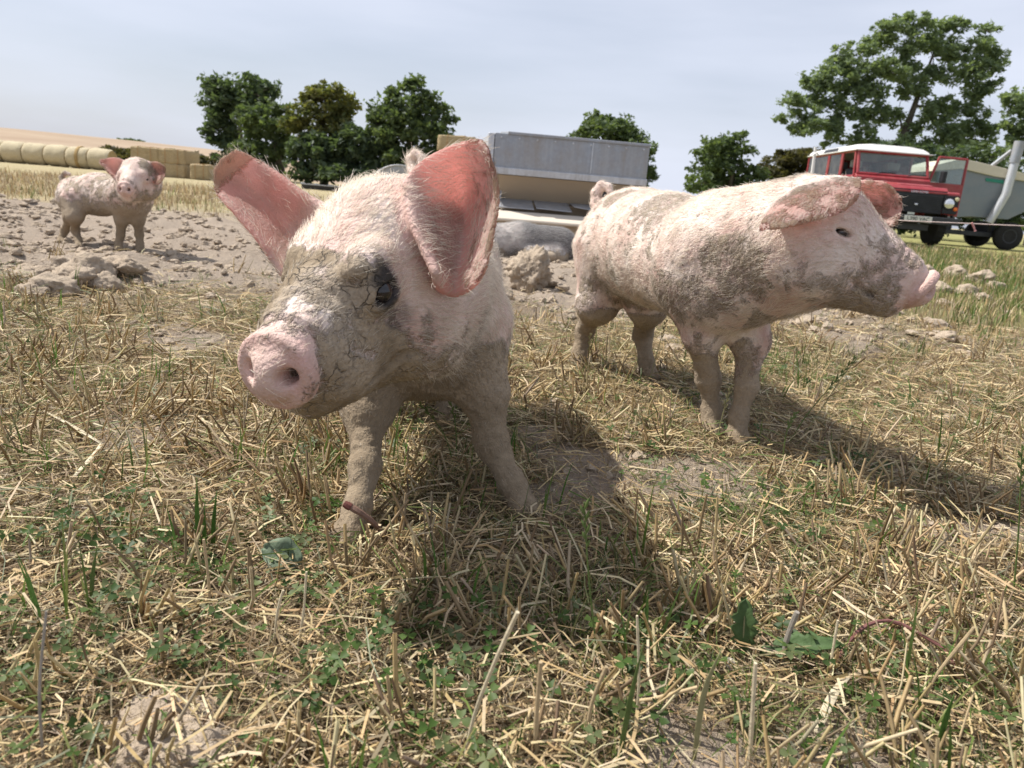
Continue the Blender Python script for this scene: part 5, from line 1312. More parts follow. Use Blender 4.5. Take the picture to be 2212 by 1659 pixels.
def ribbons(pts, wid, wdir):
    """pts (n,m,3), wid (n,m), wdir (n,3) -> verts, quads"""
    n, m = pts.shape[:2]
    off = wdir[:, None, :] * wid[..., None] * .5
    V = np.stack([pts - off, pts + off], 2).reshape(-1, 3)
    base = (np.arange(n) * m * 2)[:, None, None]; k = (np.arange(m - 1) * 2)[None, :, None]
    Q = base + k + np.array([0, 1, 3, 2])[None, None, :]
    return V, Q.reshape(-1, 4)
def tubes(pts, rad, sides=3):
    n, m = pts.shape[:2]
    d = pts[:, -1] - pts[:, 0]; d /= np.linalg.norm(d, axis=1)[:, None] + 1e-9
    ref = np.where(np.abs(d[:, 2:3]) > .8, np.array([[1., 0, 0]]), np.array([[0, 0, 1.]]))
    a = np.cross(d, ref); a /= np.linalg.norm(a, axis=1)[:, None]; b_ = np.cross(d, a)
    th = np.arange(sides) * 2 * np.pi / sides
    ring = np.cos(th)[None, :, None] * a[:, None] + np.sin(th)[None, :, None] * b_[:, None]
    V = (pts[:, :, None] + ring[:, None] * rad[:, :, None, None]).reshape(-1, 3)
    base = (np.arange(n) * m * sides)[:, None, None, None]; k = (np.arange(m - 1) * sides)[None, :, None, None]
    j = np.arange(sides); jn = (j + 1) % sides
    Q = base + k + np.stack([j, jn, jn + sides, j + sides], -1)[None, None]
    return V, Q.reshape(-1, 4)
def scatter_xy(n, y0, y1, r, fall=1.4, spread=.74, pad=.25, keep=None):
    out = np.zeros((0, 2))
    while len(out) < n:
        k = n * 2
        y = r.uniform(y0, y1, k); half = spread * y + pad; x = r.uniform(-1, 1, k) * (spread * y1 + pad)
        dens = np.where(y < fall, 1, (fall / y) ** 1.6)
        ok = (np.abs(x) < half) & (r.random(k) < dens)
        p = np.stack([x[ok], y[ok]], 1)
        if keep is not None: p = p[r.random(len(p)) < keep(p[:, 0], p[:, 1])]
        out = np.concatenate([out, p])
    return out[:n]
def pick(r, n, cols, jit=.15):
    c = np.array(cols)[r.integers(0, len(cols), n)] * r.uniform(1 - jit, 1 + jit, (n, 1)) * r.uniform(.95, 1.05, (n, 3)); return np.clip(c, 0, 1)
DRY = [(.55, .40, .20), (.64, .50, .28), (.70, .585, .37), (.47, .335, .165), (.37, .27, .15), (.44, .36, .25), (.29, .20, .105), (.58, .45, .245)]
OLD = [(.32, .24, .145), (.24, .17, .10), (.39, .305, .19), (.45, .36, .225)]
GRN = [(.095, .15, .030), (.13, .185, .042), (.19, .225, .070), (.25, .26, .10), (.075, .12, .030), (.32, .30, .12)]
FRESH = [(.10, .20, .035), (.13, .24, .05), (.085, .165, .04)]
def stuff(name, V, Q, colors, mat, label):
    o = np_mesh(name, V, Q, [mat], None, True, colors=dict(col=colors)); o['kind'] = 'stuff'; o['label'] = label; return o
def grass_keep(x, y): return 1 - soil_mask(x, y) * .93
def green_field(x, y):
    p = np.stack([x, y, np.zeros_like(x)], -1)
    return sstep(.38, .66, fbm(p, 3.4, 3, 131)) * .9 + .10

def litter(n, y0, y1, r, L, W, name, label, cols=DRY, hz=.020, tilt=.22, keep=grass_keep, fall=1.2):
    xy = scatter_xy(n, y0, y1, r, fall, keep=keep)
    z = terrain_z(xy[:, 0], xy[:, 1]) + .002 + hz * r.random(n) ** 1.6
    az = r.uniform(0, 2 * np.pi, n); el = r.normal(0, tilt, n)
    far = 1 + .22 * np.maximum(xy[:, 1] - 1.2, 0)
    ln = r.uniform(*L, n) * r.uniform(.6, 1.2, n) * np.sqrt(far); w = r.uniform(*W, n) * far
    d = np.stack([np.cos(az) * np.cos(el), np.sin(az) * np.cos(el), np.sin(el)], 1)
    s = np.cross(d, r.normal(0, .35, (n, 3)) + [0, 0, 1]); s /= np.linalg.norm(s, axis=1)[:, None]
    c = np.concatenate([xy, z[:, None]], 1)
    bend = s * r.normal(0, .34, (n, 1)) + np.array([0, 0, 1]) * np.abs(r.normal(0, .14, (n, 1)))
    t = np.array([-.5, 0, .5])
    pts = c[:, None] + ln[:, None, None] * (t[None, :, None] * d[:, None] - (t ** 2)[None, :, None] * bend[:, None])
    gzv = terrain_z(pts[..., 0].ravel(), pts[..., 1].ravel()).reshape(pts.shape[:2])
    pts[..., 2] = np.maximum(pts[..., 2], gzv + .001)
    tw = s * np.cos(.5) + np.cross(d, s) * r.normal(0, .5, (n, 1)); tw /= np.linalg.norm(tw, axis=1)[:, None]
    V, Q = ribbons(pts, np.repeat(w[:, None], 3, 1), tw)
    return stuff(name, V, Q, np.repeat(pick(r, n, cols), 6, 0), MAT_DRY, label)

def blades(n, y0, y1, r, L, W, name, label, cols, mat, lean=(.2, 1.0), keep=None, clump=14, fall=1.3, seg=4, spreadr=.022):
    nc = max(1, n // clump)
    cxy = scatter_xy(nc, y0, y1, r, fall, keep=keep)
    ci = r.integers(0, nc, n)
    xy = cxy[ci] + r.normal(0, spreadr, (n, 2)) * (1 + .15 * np.maximum(cxy[ci, 1:2] - 1.2, 0))
    far = 1 + .20 * np.maximum(xy[:, 1] - 1.2, 0)
    z = terrain_z(xy[:, 0], xy[:, 1])
    hs = r.uniform(.55, 1.15, nc)[ci]
    ln = r.uniform(*L, n) * hs * np.sqrt(far); w = r.uniform(*W, n) * far
    az = r.uniform(0, 2 * np.pi, n); le = r.uniform(*lean, n)
    h = np.stack([np.cos(az), np.sin(az), np.zeros(n)], 1)
    t = np.linspace(0, 1, seg)
    up = np.array([0, 0, 1.])
    th = le[:, None] * (.35 + .9 * t[None])                      # bend away from the vertical towards the tip
    step = (np.sin(th)[..., None] * h[:, None] + np.cos(th)[..., None] * up) * (ln[:, None, None] / (seg - 1))
    pts = np.concatenate([np.zeros((n, 1, 3)), np.cumsum(step[:, :-1], 1)], 1) + np.concatenate([xy, z[:, None] - .003], 1)[:, None]
    pts[..., 2] = np.maximum(pts[..., 2], z[:, None] - .003 + .004 * t[None])
    s = np.stack([-np.sin(az), np.cos(az), np.zeros(n)], 1) + r.normal(0, .35, (n, 3)); s /= np.linalg.norm(s, axis=1)[:, None]
    prof = np.array([.7, 1, .8, .12]) if seg == 4 else np.linspace(1, .15, seg)
    V, Q = ribbons(pts, w[:, None] * prof[None], s)
    colr = np.repeat(pick(r, n, cols), seg * 2, 0)
    return stuff(name, V, Q, colr, mat, label)

def stubble(n, y0, y1, r, name, label):
    nc = n // 7
    def kp(x, y): return grass_keep(x, y) * (.25 + .75 * sstep(.42, .62, fbm(np.stack([x, y, x * 0], -1), 2.6, 3, 141)))
    cxy = scatter_xy(nc, y0, y1, r, 1.3, keep=kp)
    ci = r.integers(0, nc, n); xy = cxy[ci] + r.normal(0, .016, (n, 2))
    z = terrain_z(xy[:, 0], xy[:, 1])
    cl = np.stack([r.normal(0, .45, nc), r.normal(0, .40, nc)], 1)[ci] + r.normal(0, .32, (n, 2))
    d = np.concatenate([cl, np.ones((n, 1))], 1); d /= np.linalg.norm(d, axis=1)[:, None]
    ln = r.uniform(.025, .075, n) * r.uniform(.6, 1.3, nc)[ci]
    t = np.array([0, .5, 1.])
    k = r.normal(0, .05, (n, 3))
    pts = np.concatenate([xy, z[:, None] - .004], 1)[:, None] + ln[:, None, None] * (t[None, :, None] * d[:, None] + (t * (1 - t))[None, :, None] * k[:, None] * 3)
    far = 1 + .15 * np.maximum(xy[:, 1] - 1.2, 0)
    rad = (r.uniform(.0009, .0022, n) * far)[:, None] * np.array([1.0, 1.0, .85])[None]
    V, Q = tubes(pts, rad, 4)
    return stuff(name, V, Q, np.repeat(pick(r, n, DRY + DRY[1:3] + OLD[:2]), 12, 0), MAT_DRY, label)

def clover(n, y0, y1, r):
    def kp(x, y): return grass_keep(x, y) * sstep(.54, .66, fbm(np.stack([x, y, x * 0], -1), 4.0, 3, 151)) * sstep(2.6, 1.2, y)
    nc = n // 5
    cxy = scatter_xy(nc, y0, y1, r, 1.0, keep=kp); ci = r.integers(0, nc, n)
    xy = cxy[ci] + r.normal(0, .022, (n, 2)); z = terrain_z(xy[:, 0], xy[:, 1]) + r.uniform(.006, .034, n)
    size = r.uniform(.0045, .0095, n); az0 = r.uniform(0, 6.28, n)
    nrm = np.stack([r.normal(0, .38, n), r.normal(-.1, .38, n), np.ones(n)], 1); nrm /= np.linalg.norm(nrm, axis=1)[:, None]
    e1 = np.cross(nrm, np.stack([np.cos(az0), np.sin(az0), np.zeros(n)], 1)); e1 /= np.linalg.norm(e1, axis=1)[:, None]; e2 = np.cross(nrm, e1)
    shape = np.array([[0, 0, 0], [.45, .42, .12], [.95, .46, .10], [.88, 0, -.04], [.95, -.46, .10], [.45, -.42, .12], [.45, 0, -.03]])
    fc = np.array([[0, 6, 1, 1], [6, 3, 2, 1], [0, 5, 6, 6], [5, 4, 3, 6]])
    Vs, Qs, k = [], [], 0
    c = np.concatenate([xy, z[:, None]], 1)
    for j in range(3):
        a = j * 2.094; ca, sa = np.cos(a), np.sin(a)
        u = e1 * ca + e2 * sa; v = -e1 * sa + e2 * ca
        V = c[:, None] + size[:, None, None] * (shape[None, :, 0:1] * u[:, None] + shape[None, :, 1:2] * v[:, None] + shape[None, :, 2:3] * nrm[:, None])
        Vs.append(V.reshape(-1, 3)); Qs.append(((np.arange(n) * 7)[:, None, None] + fc[None] + k).reshape(-1, 4)); k += n * 7
    col = pick(r, n, [(.065, .120, .028), (.09, .150, .032), (.12, .165, .055), (.17, .21, .09), (.06, .105, .028)])
    V = np.concatenate(Vs); Q = np.concatenate(Qs)
    T = np.concatenate([Q[:, [0, 1, 2]], Q[:, [0, 2, 3]]]); ok = (T[:, 0] != T[:, 1]) & (T[:, 1] != T[:, 2]) & (T[:, 0] != T[:, 2]); T = T[ok]
    o = np_mesh('clover_leaves', V, T, [MAT_GREEN], None, True, colors=dict(col=np.tile(np.repeat(col, 7, 0), (3, 1))))
    tag(o, 'low green clover leaves scattered through the stubble', kind='stuff')
    st = np.stack([np.concatenate([xy + r.normal(0, .008, (n, 2)), (z - .035)[:, None]], 1), c], 1)
    V, Q = ribbons(st, np.full((n, 2), .0011), e1)
    stuff('clover_stems', V, Q, np.repeat(pick(r, n, GRN), 4, 0), MAT_GREEN, 'thin green clover stems in the stubble')

def crumbs(n, y0, y1, r):
    def kp(x, y): return .06 + soil_mask(x, y)
    xy = scatter_xy(n, y0, y1, r, 2.6, keep=kp)
    V0, F0 = ICO1
    s = .003 + .016 * r.random(n) ** 3 * (1 + .3 * np.maximum(xy[:, 1] - 2, 0))
    s = s * sstep(.2, 1.8, xy[:, 1]) + .003 * (1 - sstep(.2, 1.8, xy[:, 1]))
    z = terrain_z(xy[:, 0], xy[:, 1]) + s * .2
    var = r.uniform(.6, 1.25, (n, len(V0), 1)); sq = np.stack([r.uniform(.8, 1.3, n), r.uniform(.8, 1.3, n), r.uniform(.5, .8, n)], 1)
    V = (V0[None] * var * sq[:, None] * s[:, None, None] + np.concatenate([xy, z[:, None]], 1)[:, None]).reshape(-1, 3)
    Fc = (F0[None] + (np.arange(n) * len(V0))[:, None, None]).reshape(-1, 3)
    o = np_mesh('soil_crumbs', V, Fc, [MAT_SOIL], None, False); tag(o, 'loose crumbs of dry earth over the bare ground', kind='stuff')

r = np.random.default_rng(77)
litter(62000, .33, 3.4, r, (.012, .048), (.0006, .0017), 'straw_litter', 'short broken straw lying thick over the ground', DRY + OLD)
litter(52000, .33, 3.4, r, (.008, .040), (.0003, .0009), 'chaff', 'fine broken chaff fibres over the soil', OLD + DRY[3:7], .014, .34)
litter(14000, .33, 3.4, r, (.025, .085), (.0010, .0028), 'loose_straw', 'longer pale straw lying loose on the stubble', DRY[:4] + DRY[1:3] + DRY[1:3], .028, .20)
litter(10500, .33, 3.0, r, (.025, .085), (.0007, .0020), 'limp_grass', 'grey-green flattened grass blades among the straw', GRN[1:4] + OLD[:2] + GRN[:2] + [(.22, .235, .15)], .030, .26)
stubble(6500, .36, 3.2, r, 'cut_stubble', 'upright cut straw stubs in tufts')
blades(24000, .36, 3.4, r, (.014, .045), (.0006, .0016), 'dry_grass', 'fine dry tan grass blades in tufts', DRY + OLD, MAT_DRY, (.5, 1.9), grass_keep, 16)
blades(14500, .36, 3.2, r, (.018, .060), (.0008, .0021), 'green_grass', 'dull green grass blades growing through the straw', GRN + [(.22, .235, .15)], MAT_GREEN, (.5, 1.9), lambda x, y: grass_keep(x, y) * green_field(x, y), 20)
blades(700, .40, 2.6, r, (.05, .11), (.0020, .0036), 'tall_grass', 'taller fresh green grass blades', FRESH + GRN[:3], MAT_GREEN, (.1, .9), lambda x, y: grass_keep(x, y) * green_field(x, y), 4)
clover(1700, .36, 2.6, r)
crumbs(6500, .6, 7.0, r)
# coarser sward further off
def far_keep(x, y): return (1 - soil_mask(x, y)) * 1.0
blades(26000, 3.0, 16.0, r, (.030, .085), (.0030, .0060), 'far_dry_grass', 'thin dry grass over the further pasture', DRY + OLD, MAT_DRY, (.2, 1.2), far_keep, 10, 5.0, 3, .06)
blades(12000, 2.8, 14.0, r, (.030, .085), (.0030, .0060), 'far_green_grass', 'green grass in the further pasture', GRN + FRESH, MAT_GREEN, (.2, 1.0), lambda x, y: far_keep(x, y) * (.05 + sstep(1.0, 2.6, x - .1 * y)), 10, 5.0, 3, .06)
# ------------------------------------------------------------------ single plants, straws and bits in the foreground
def col_mat(name, c, rough=.6, transl=.2):
    m, nt, out = new_mat(name); b = NB(nt)
    tc = b.n('ShaderNodeTexCoord').outputs['Object']
    cc = b.mix(b.rampf(b.noise(tc, 120, 4, .6), .3, .7), tuple(x * .78 for x in c), tuple(min(1, x * 1.15) for x in c))
    cc = b.mix(b.rampf(b.noise(tc, 25, 3), .55, .8), cc, tuple(x * .75 for x in c))
    p = b.bsdf(cc, rough, 0, b.bump(b.noise(tc, 300, 3), .3, .002), .25); t = b.n('ShaderNodeBsdfTranslucent'); b.l(cc, t.inputs['Color'])
    ms = b.n('ShaderNodeMixShader'); ms.inputs[0].default_value = transl
    b.l(p.outputs[0], ms.inputs[1]); b.l(t.outputs[0], ms.inputs[2]); b.l(ms.outputs[0], out.inputs['Surface']); return m
M_PALE = col_mat('pale_straw', (.66, .57, .40)); M_TAN = col_mat('tan_straw', (.52, .40, .24)); M_GREYST = col_mat('weathered_stalk', (.36, .32, .27))
M_RYE = col_mat('green_rye', (.16, .22, .07), .5, .35); M_RYEDRY = col_mat('drying_rye', (.36, .34, .18), .5, .3); M_FRESH = col_mat('fresh_blade', (.11, .21, .045), .45, .4)
M_LEAF = col_mat('dull_dandelion_leaf', (.085, .14, .05), .55, .25); M_DOCK = col_mat('dusty_dock_leaf', (.17, .22, .14), .6, .25); M_TWIG = col_mat('red_brown_twig', (.19, .115, .085), .8, 0); M_PURPLE = col_mat('purple_runner', (.17, .075, .065), .5, 0); M_STONE = col_mat('chalk_pebble', (.52, .48, .42), .9, 0)

def smooth_path(pts, n):
    A = np.array(pts, float); t = np.linspace(0, len(A) - 1, n); i = np.clip(t.astype(int), 0, len(A) - 2); f = (t - i)[:, None]
    e = np.concatenate([[2 * A[0] - A[1]], A, [2 * A[-1] - A[-2]]]); p0, p1, p2, p3 = e[i], e[i + 1], e[i + 2], e[i + 3]
    return .5 * (2 * p1 + (-p0 + p2) * f + (2 * p0 - 5 * p1 + 4 * p2 - p3) * f ** 2 + (-p0 + 3 * p1 - 3 * p2 + p3) * f ** 3)
def stalk(name, pts, r0, r1, mat, label, cat, group=None, n=9, sides=7):
    """pts start where the stem meets the ground"""
    q = smooth_path(pts, n); b0 = q[0].copy(); root = empty(name, b0); tag(root, label, cat, group)
    q = q - b0; rad = list(np.linspace(r0, r1, n)); rad = [x * (1 + .10 * math.sin(i * 2.1)) for i, x in enumerate(rad)]
    MB().tube([tuple(p) for p in q], rad, sides).obj('stem', mat, root, 0, True)
    return root, q
def up_from(px, py, tops):
    """a stem rooted where the sight line meets the turf, its further points at slightly changing distance"""
    g = on_ground(px, py); out = [g - np.array([0, 0, .008])]
    for (x, y, dy) in tops: out.append(P(x, y, g[1] + dy))
    return out
def flat_blade(name, pts, w, mat, label, cat, group=None, n=9, tip=.1, side=None):
    q = smooth_path(pts, n); b0 = q[0].copy(); root = empty(name, b0); tag(root, label, cat, group)
    q = q - b0; d = np.gradient(q, axis=0); s = np.cross(d, np.array([0, 0, 1.]) if side is None else side); s /= np.linalg.norm(s, axis=1)[:, None] + 1e-9
    up = np.cross(s, d); up /= np.linalg.norm(up, axis=1)[:, None] + 1e-9
    t = np.linspace(0, 1, n); ww = w * np.minimum(1, .55 + t * 1.8) * np.clip((1 - t) / .45, tip, 1)
    V = []
    for i in range(n): V += [q[i] - s[i] * ww[i] / 2 + up[i] * ww[i] * .18, q[i], q[i] + s[i] * ww[i] / 2 + up[i] * ww[i] * .18]
    F_ = [(i * 3 + k, i * 3 + k + 1, i * 3 + k + 4, i * 3 + k + 3) for i in range(n - 1) for k in (0, 1)]
    o = mesh_obj('blade', V, F_, mat, root, True); sd = o.modifiers.new('thick', 'SOLIDIFY'); sd.thickness = .0004
    return root
def rye(pts, h, mat, label, seed, r0=.0011):
    root, q = stalk('rye_stalk', pts, r0, r0 * .6, mat, label, 'grass', 'rye grass stalks', 14, 6)
    r_ = np.random.default_rng(seed); mb = MB(); n = len(q); L = np.linalg.norm(np.diff(q, axis=0), axis=1).sum()
    k = max(5, int(h / .0065)); dense = smooth_path(q, 80)
    for i in range(k):
        f = 1 - (h / L) * (1 - i / k); idx = int(min(79, max(0, f * 79))); p = dense[idx]; d = _unit(dense[min(79, idx + 1)] - dense[idx - 1])
        a = _unit(np.cross(d, (.3, 1, .1))) * (1 if i % 2 else -1); ln = .011 * r_.uniform(.8, 1.2); e = _unit(d * .9 + a * .35)
        mb.tube([p, p + e * ln * .4, p + e * ln * .8, p + e * ln], [.0004, .0017, .0012, .0002], 5)
    mb.obj('seed_head', mat, root, 0, True)
    return root

# the stalks that stand out
GS = 'standing straw stubs'
stalk('straw_stub', up_from(1000, 1655, [(1020, 1560, 0), (1060, 1450, -.01), (1118, 1322, -.02)]), 0.0013, 0.0017, M_PALE, 'tall pale straw leaning out of the shaded patch', 'straw', GS)
stalk('straw_stub', up_from(1160, 1640, [(1158, 1560, 0), (1168, 1430, -.005)]), 0.0022, 0.0017, M_TAN, 'thick tan straw stub with a cut top beside the pale leaning straw', 'straw', GS)
stalk('straw_stub', up_from(1265, 1600, [(1278, 1520, 0), (1310, 1440, -.005)]), 0.0016, 0.0016, M_TAN, 'short tan stub bending beside the green rye stalk', 'straw', GS)
stalk('straw_stub', up_from(1375, 1560, [(1380, 1470, 0), (1376, 1330, 0)]), 0.0013, 0.0011, M_PALE, 'thin upright pale stub right of the green rye stalk', 'straw', GS)
stalk('straw_stub', up_from(1690, 1435, [(1700, 1380, 0), (1722, 1322, -.005)]), 0.0026, 0.0026, M_GREYST, 'thick grey weathered stub near the dandelion leaf', 'straw', GS)
stalk('straw_stub', up_from(1622, 1655, [(1624, 1560, 0), (1632, 1432, 0)]), 0.0019, 0.0016, M_PALE, 'long straight pale straw standing by the grey stub', 'straw', GS)
stalk('straw_stub', up_from(1795, 1475, [(1797, 1420, 0), (1810, 1340, 0)]), 0.0013, 0.0012, M_PALE, 'upright thin straw behind the purple runner', 'straw', GS)
stalk('straw_stub', up_from(455, 1330, [(450, 1250, 0), (440, 1165, 0)]), 0.0014, 0.0013, M_TAN, 'upright tan stub beside the fresh green blades', 'straw', GS)
stalk('straw_stub', up_from(352, 1440, [(350, 1390, 0), (346, 1345, 0)]), 0.0019, 0.0018, M_TAN, 'stout short tan stub among clover', 'straw', GS)
stalk('straw_stub', up_from(590, 1395, [(600, 1320, 0), (612, 1275, 0)]), 0.0014, 0.0012, M_PALE, 'pale straw stub in front of the muddy forefoot', 'straw', GS)
stalk('straw_stub', up_from(640, 1400, [(655, 1330, 0), (662, 1235, 0)]), 0.0013, 0.0010, M_PALE, 'slim tall pale stub in front of the muddy forefoot', 'straw', GS)
stalk('straw_stub', up_from(95, 1655, [(85, 1500, 0), (100, 1320, .01)]), 0.0011, 0.0009, M_GREYST, 'tall grey straw with a torn top by the earth lump', 'straw', GS)
stalk('straw_stub', up_from(1995, 1560, [(2010, 1480, 0), (2105, 1355, -.01)]), 0.0014, 0.0015, M_TAN, 'bent tan straw rising past the purple runner', 'straw', GS)
flat_blade('straw_strip', [on_ground(160, 1050) + [0, 0, .012], on_ground(200, 1015) + [0, 0, .018], on_ground(222, 990) + [0, 0, .022]], .0065, M_PALE, 'short end of the snapped straw on the turf', 'straw', n=6, tip=.8)
flat_blade('straw_strip', [on_ground(222, 990) + [0, 0, .022], on_ground(150, 940) + [0, 0, .018], on_ground(95, 905) + [0, 0, .014]], .0062, M_PALE, 'broad pale snapped straw lying across the turf', 'straw', n=8, tip=.7)
flat_blade('straw_strip', [on_ground(1760, 1600) + [0, 0, .008], on_ground(1790, 1540) + [0, 0, .016], on_ground(1820, 1500) + [0, 0, .018]], .008, M_PALE, 'broad cream straw leaf folded on the ground', 'straw', n=6, tip=.8)
flat_blade('straw_strip', [on_ground(1820, 1500) + [0, 0, .018], on_ground(1880, 1480) + [0, 0, .016], on_ground(1945, 1462) + [0, 0, .010]], .005, M_TAN, 'tan straw leaf joining the folded cream one', 'straw', n=6, tip=.6)
flat_blade('straw_strip', [on_ground(345, 785) + [0, 0, .010], on_ground(420, 788) + [0, 0, .018], on_ground(480, 785) + [0, 0, .012]], .006, M_PALE, 'pale straw lying by the leading piglet\'s snout', 'straw', n=6, tip=.5)
flat_blade('straw_strip', [on_ground(2070, 905) + [0, 0, .012], on_ground(2120, 935) + [0, 0, .014], on_ground(2170, 955) + [0, 0, .010]], .009, M_PALE, 'broad cream straw beyond the shadow of the profile piglet', 'straw', n=6, tip=.8)
# fresh blades
for i, (x0, y0, x1, y1, w) in enumerate([(432, 1205, 425, 1032, .0052), (445, 1205, 442, 1090, .0045), (460, 1200, 468, 1060, .0048)]):
    flat_blade('grass_blade', up_from(x0, y0, [((x0 + x1) / 2 - 2, (y0 + y1) / 2, 0), (x1, y1, .0)]), w, M_FRESH, 'fresh bright green grass blade in the upright clump', 'grass', 'upright green blades', side=np.array([0, -1., .2]))
flat_blade('grass_blade', up_from(195, 1330, [(200, 1250, 0), (210, 1175, 0)]), .004, M_RYE, 'single dull green blade left of the bright clump', 'grass', side=np.array([0, -1., .2]))
flat_blade('grass_blade', up_from(1500, 1640, [(1520, 1500, 0), (1560, 1400, 0)]), .0045, M_RYEDRY, 'long pale green blade leaning by the grey stub', 'grass', side=np.array([0, -1., .2]))
flat_blade('grass_blade', up_from(1335, 1650, [(1360, 1520, 0), (1390, 1390, 0)]), .0040, M_RYE, 'long green blade leaning beside the thin upright stub', 'grass', side=np.array([0, -1., .2]))
flat_blade('grass_blade', up_from(2020, 1655, [(2040, 1560, 0), (2062, 1500, 0)]), .0050, M_FRESH, 'bright green blade below the purple runner', 'grass', side=np.array([0, -1., .2]))
# rye stalks
RY = [([(1295, 1430), (1272, 1250, 0), (1262, 1085, 0)], .05, M_RYE, 'green rye stalk rising from the shaded patch'),
      ([(1545, 960), (1560, 900, 0), (1580, 830, -.02)], .05, M_RYEDRY, 'rye stalk crossing the profile piglet\'s forelegs'),
      ([(1530, 930), (1535, 860, 0), (1540, 765, -.03)], .055, M_RYEDRY, 'pale rye stalk before the profile piglet\'s near foreleg'),
      ([(1700, 960), (1740, 900, 0), (1790, 840, 0), (1850, 770, .0)], .07, M_RYE, 'leaning rye stalk below the profile piglet\'s chin'),
      ([(1720, 960), (1770, 890, 0), (1830, 800, 0), (1900, 720, .0)], .07, M_RYEDRY, 'longest leaning rye stalk below the profile piglet\'s chin'),
      ([(1690, 1000), (1700, 930, 0), (1720, 890, 0)], .05, M_RYE, 'short green rye stalk at the edge of the shadow'),
      ([(1400, 830), (1420, 760, 0), (1440, 690, -.02)], .05, M_RYEDRY, 'drying rye stalk before the profile piglet\'s hind legs'),
      ([(1260, 850), (1270, 790, 0), (1275, 720, -.04)], .05, M_RYEDRY, 'pale rye stalk before the profile piglet\'s rump'),
      ([(985, 1020), (960, 940, 0), (890, 850, -.05)], .05, M_RYE, 'dark rye stalk under the leading piglet\'s chest'),
      ([(985, 1000), (985, 930, 0), (968, 840, -.03)], .05, M_RYE, 'upright dark rye stalk under the leading piglet\'s chest'),
      ([(560, 600), (590, 560, 0), (640, 530, 0)], .06, M_RYEDRY, 'thin rye stalk on the turf behind the clods'),
      ([(2190, 1300), (2200, 1150, 0), (2208, 960, 0)], .05, M_RYE, 'green rye stalk standing past the shadow of the profile piglet'),
      ([(5, 1000), (20, 940, 0), (45, 890, 0)], .06, M_RYEDRY, 'rye stalk at the left of the snapped straw')]
for i, (p_, h_, m_, l_) in enumerate(RY): rye(up_from(p_[0][0], p_[0][1], p_[1:]), h_, m_, l_, 900 + i)
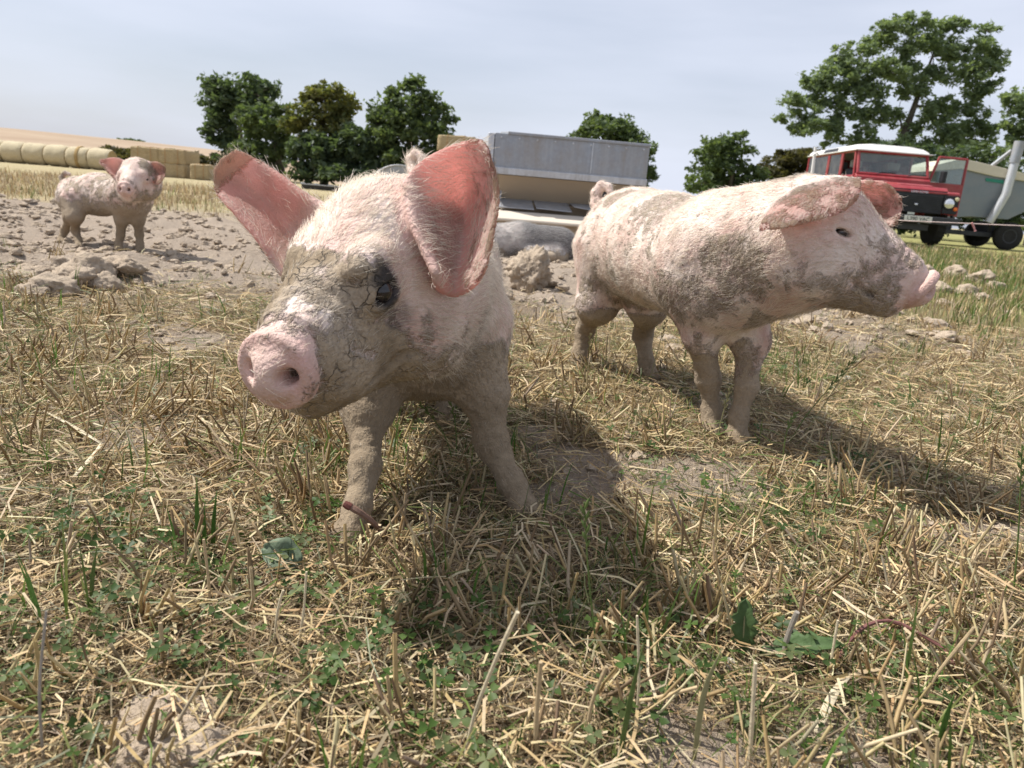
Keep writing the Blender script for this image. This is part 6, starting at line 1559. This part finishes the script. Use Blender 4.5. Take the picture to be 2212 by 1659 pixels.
# twig, runner, dock leaf, dandelion leaf, pebbles, earth lump
tw, q = stalk('twig', [on_ground(838, 1165), P(812, 1135, .81), P(785, 1112, .80), P(758, 1096, .80)], .0030, .0042, M_TWIG, 'short red-brown twig leaning on the leading piglet\'s forefoot', 'twig')
MB().lathe([(0, .0046), (.004, .0050), (.009, .0040), (.010, 0)], q[-1], _unit(q[-1] - q[-2]), 8).obj('broken_end', col_mat('raw_twig_end', (.14, .05, .04), .7, 0), tw, 0, True)
stalk('runner_stem', [on_ground(1800, 1440), on_ground(1845, 1405) + [0, 0, .022], on_ground(1905, 1400) + [0, 0, .032], on_ground(1980, 1425) + [0, 0, .028], on_ground(2040, 1455) + [0, 0, .020], on_ground(2085, 1500)], .0021, .0018, M_PURPLE, 'purple-red creeping stem arched over the clover', 'stem', n=16)
def broad_leaf(name, base, ax, side, L, W, mat, label, lobes=0, seed=1):
    n, m = 13, 7; V = []; r_ = np.random.default_rng(seed); upv = np.cross(ax, side); upv = upv if upv[2] > 0 else -upv
    for i in range(n):
        t = i / (n - 1); w = W * math.sin(math.pi * min(1, t * .93 + .05)) ** .7 * (1 + (lobes * .35 * math.sin(t * 30) if lobes else .05 * math.sin(t * 17)))
        for j in range(m):
            s_ = j / (m - 1) * 2 - 1; V.append(ax * L * t + side * w * s_ + upv * (abs(s_) ** 1.5 * W * .35 + .25 * L * t * (1 - t) + W * .10 * math.sin(9 * t + 3 * s_)))
    F_ = [(i * m + j, i * m + j + 1, (i + 1) * m + j + 1, (i + 1) * m + j) for i in range(n - 1) for j in range(m - 1)]
    root = empty(name, base); tag(root, label, 'leaf')
    o = mesh_obj('leaf_blade', V, F_, mat, root, True); sd = o.modifiers.new('thick', 'SOLIDIFY'); sd.thickness = .0006
    MB().tube([tuple(ax * L * t + upv * (.25 * L * t * (1 - t) - .0004)) for t in np.linspace(-.15, .92, 9)], [.0014, .0013, .0012, .001, .0009, .0008, .0006, .0005, .0003], 6).obj('midrib', M_RYEDRY, root, 0, True)
    return root
broad_leaf('dock_leaf', on_ground(650, 1240) + [0, 0, .012], _unit(np.array([-.9, .1, .25])), _unit(np.array([.2, .75, .6])), .045, .018, M_DOCK, 'dusty grey-green dock leaf in front of the muddy forefoot')
broad_leaf('dandelion_leaf', on_ground(1600, 1420) + [0, 0, .006], _unit(np.array([-.05, .1, .9])), _unit(np.array([.95, -.2, .0])), .055, .011, M_LEAF, 'toothed green dandelion leaf standing by the grey stub', 1, 3)
broad_leaf('dandelion_leaf', on_ground(1640, 1425) + [0, 0, .006], _unit(np.array([.8, -.1, .25])), _unit(np.array([.1, .9, .3])), .075, .012, M_LEAF, 'long toothed dandelion leaf lying towards the purple runner', 1, 4)
for i, (px, py, s, l_) in enumerate([(1572, 1438, .007, 'rounded chalky pebble beside the dandelion leaves'), (1497, 1132, .004, 'tiny white pebble in the shade of the leading piglet'), (1830, 820, .010, 'pale pebble on the turf below the profile piglet\'s chin'), (1600, 1515, .005, 'small white pebble below the dandelion leaves')]):
    g = on_ground(px, py); V, Fc = ICO3
    o = np_mesh('pebble', V * s * np.array([1.1, .9, .7]) * (1 + .25 * (fbm(V, 1.7, 3, 40 + i) - .5))[:, None], Fc, [M_STONE], None, True); o.location = g + np.array([0, 0, s * .4]); tag(o, l_, 'pebble')
for i, (px, py, s) in enumerate([(430, 1600, .040), (330, 1560, .032), (390, 1530, .026), (300, 1610, .034)]):
    g = on_ground(px, py + 20); clod((g[0], g[1], g[2] - s * .12), s, ['crumbling earth lump strewn with straw, steepest of its cluster', 'small clod of the straw-strewn lump cluster'][i > 0], 'straw-strewn earth lumps', 960 + i, ICO4, (1.2, 1, .62))
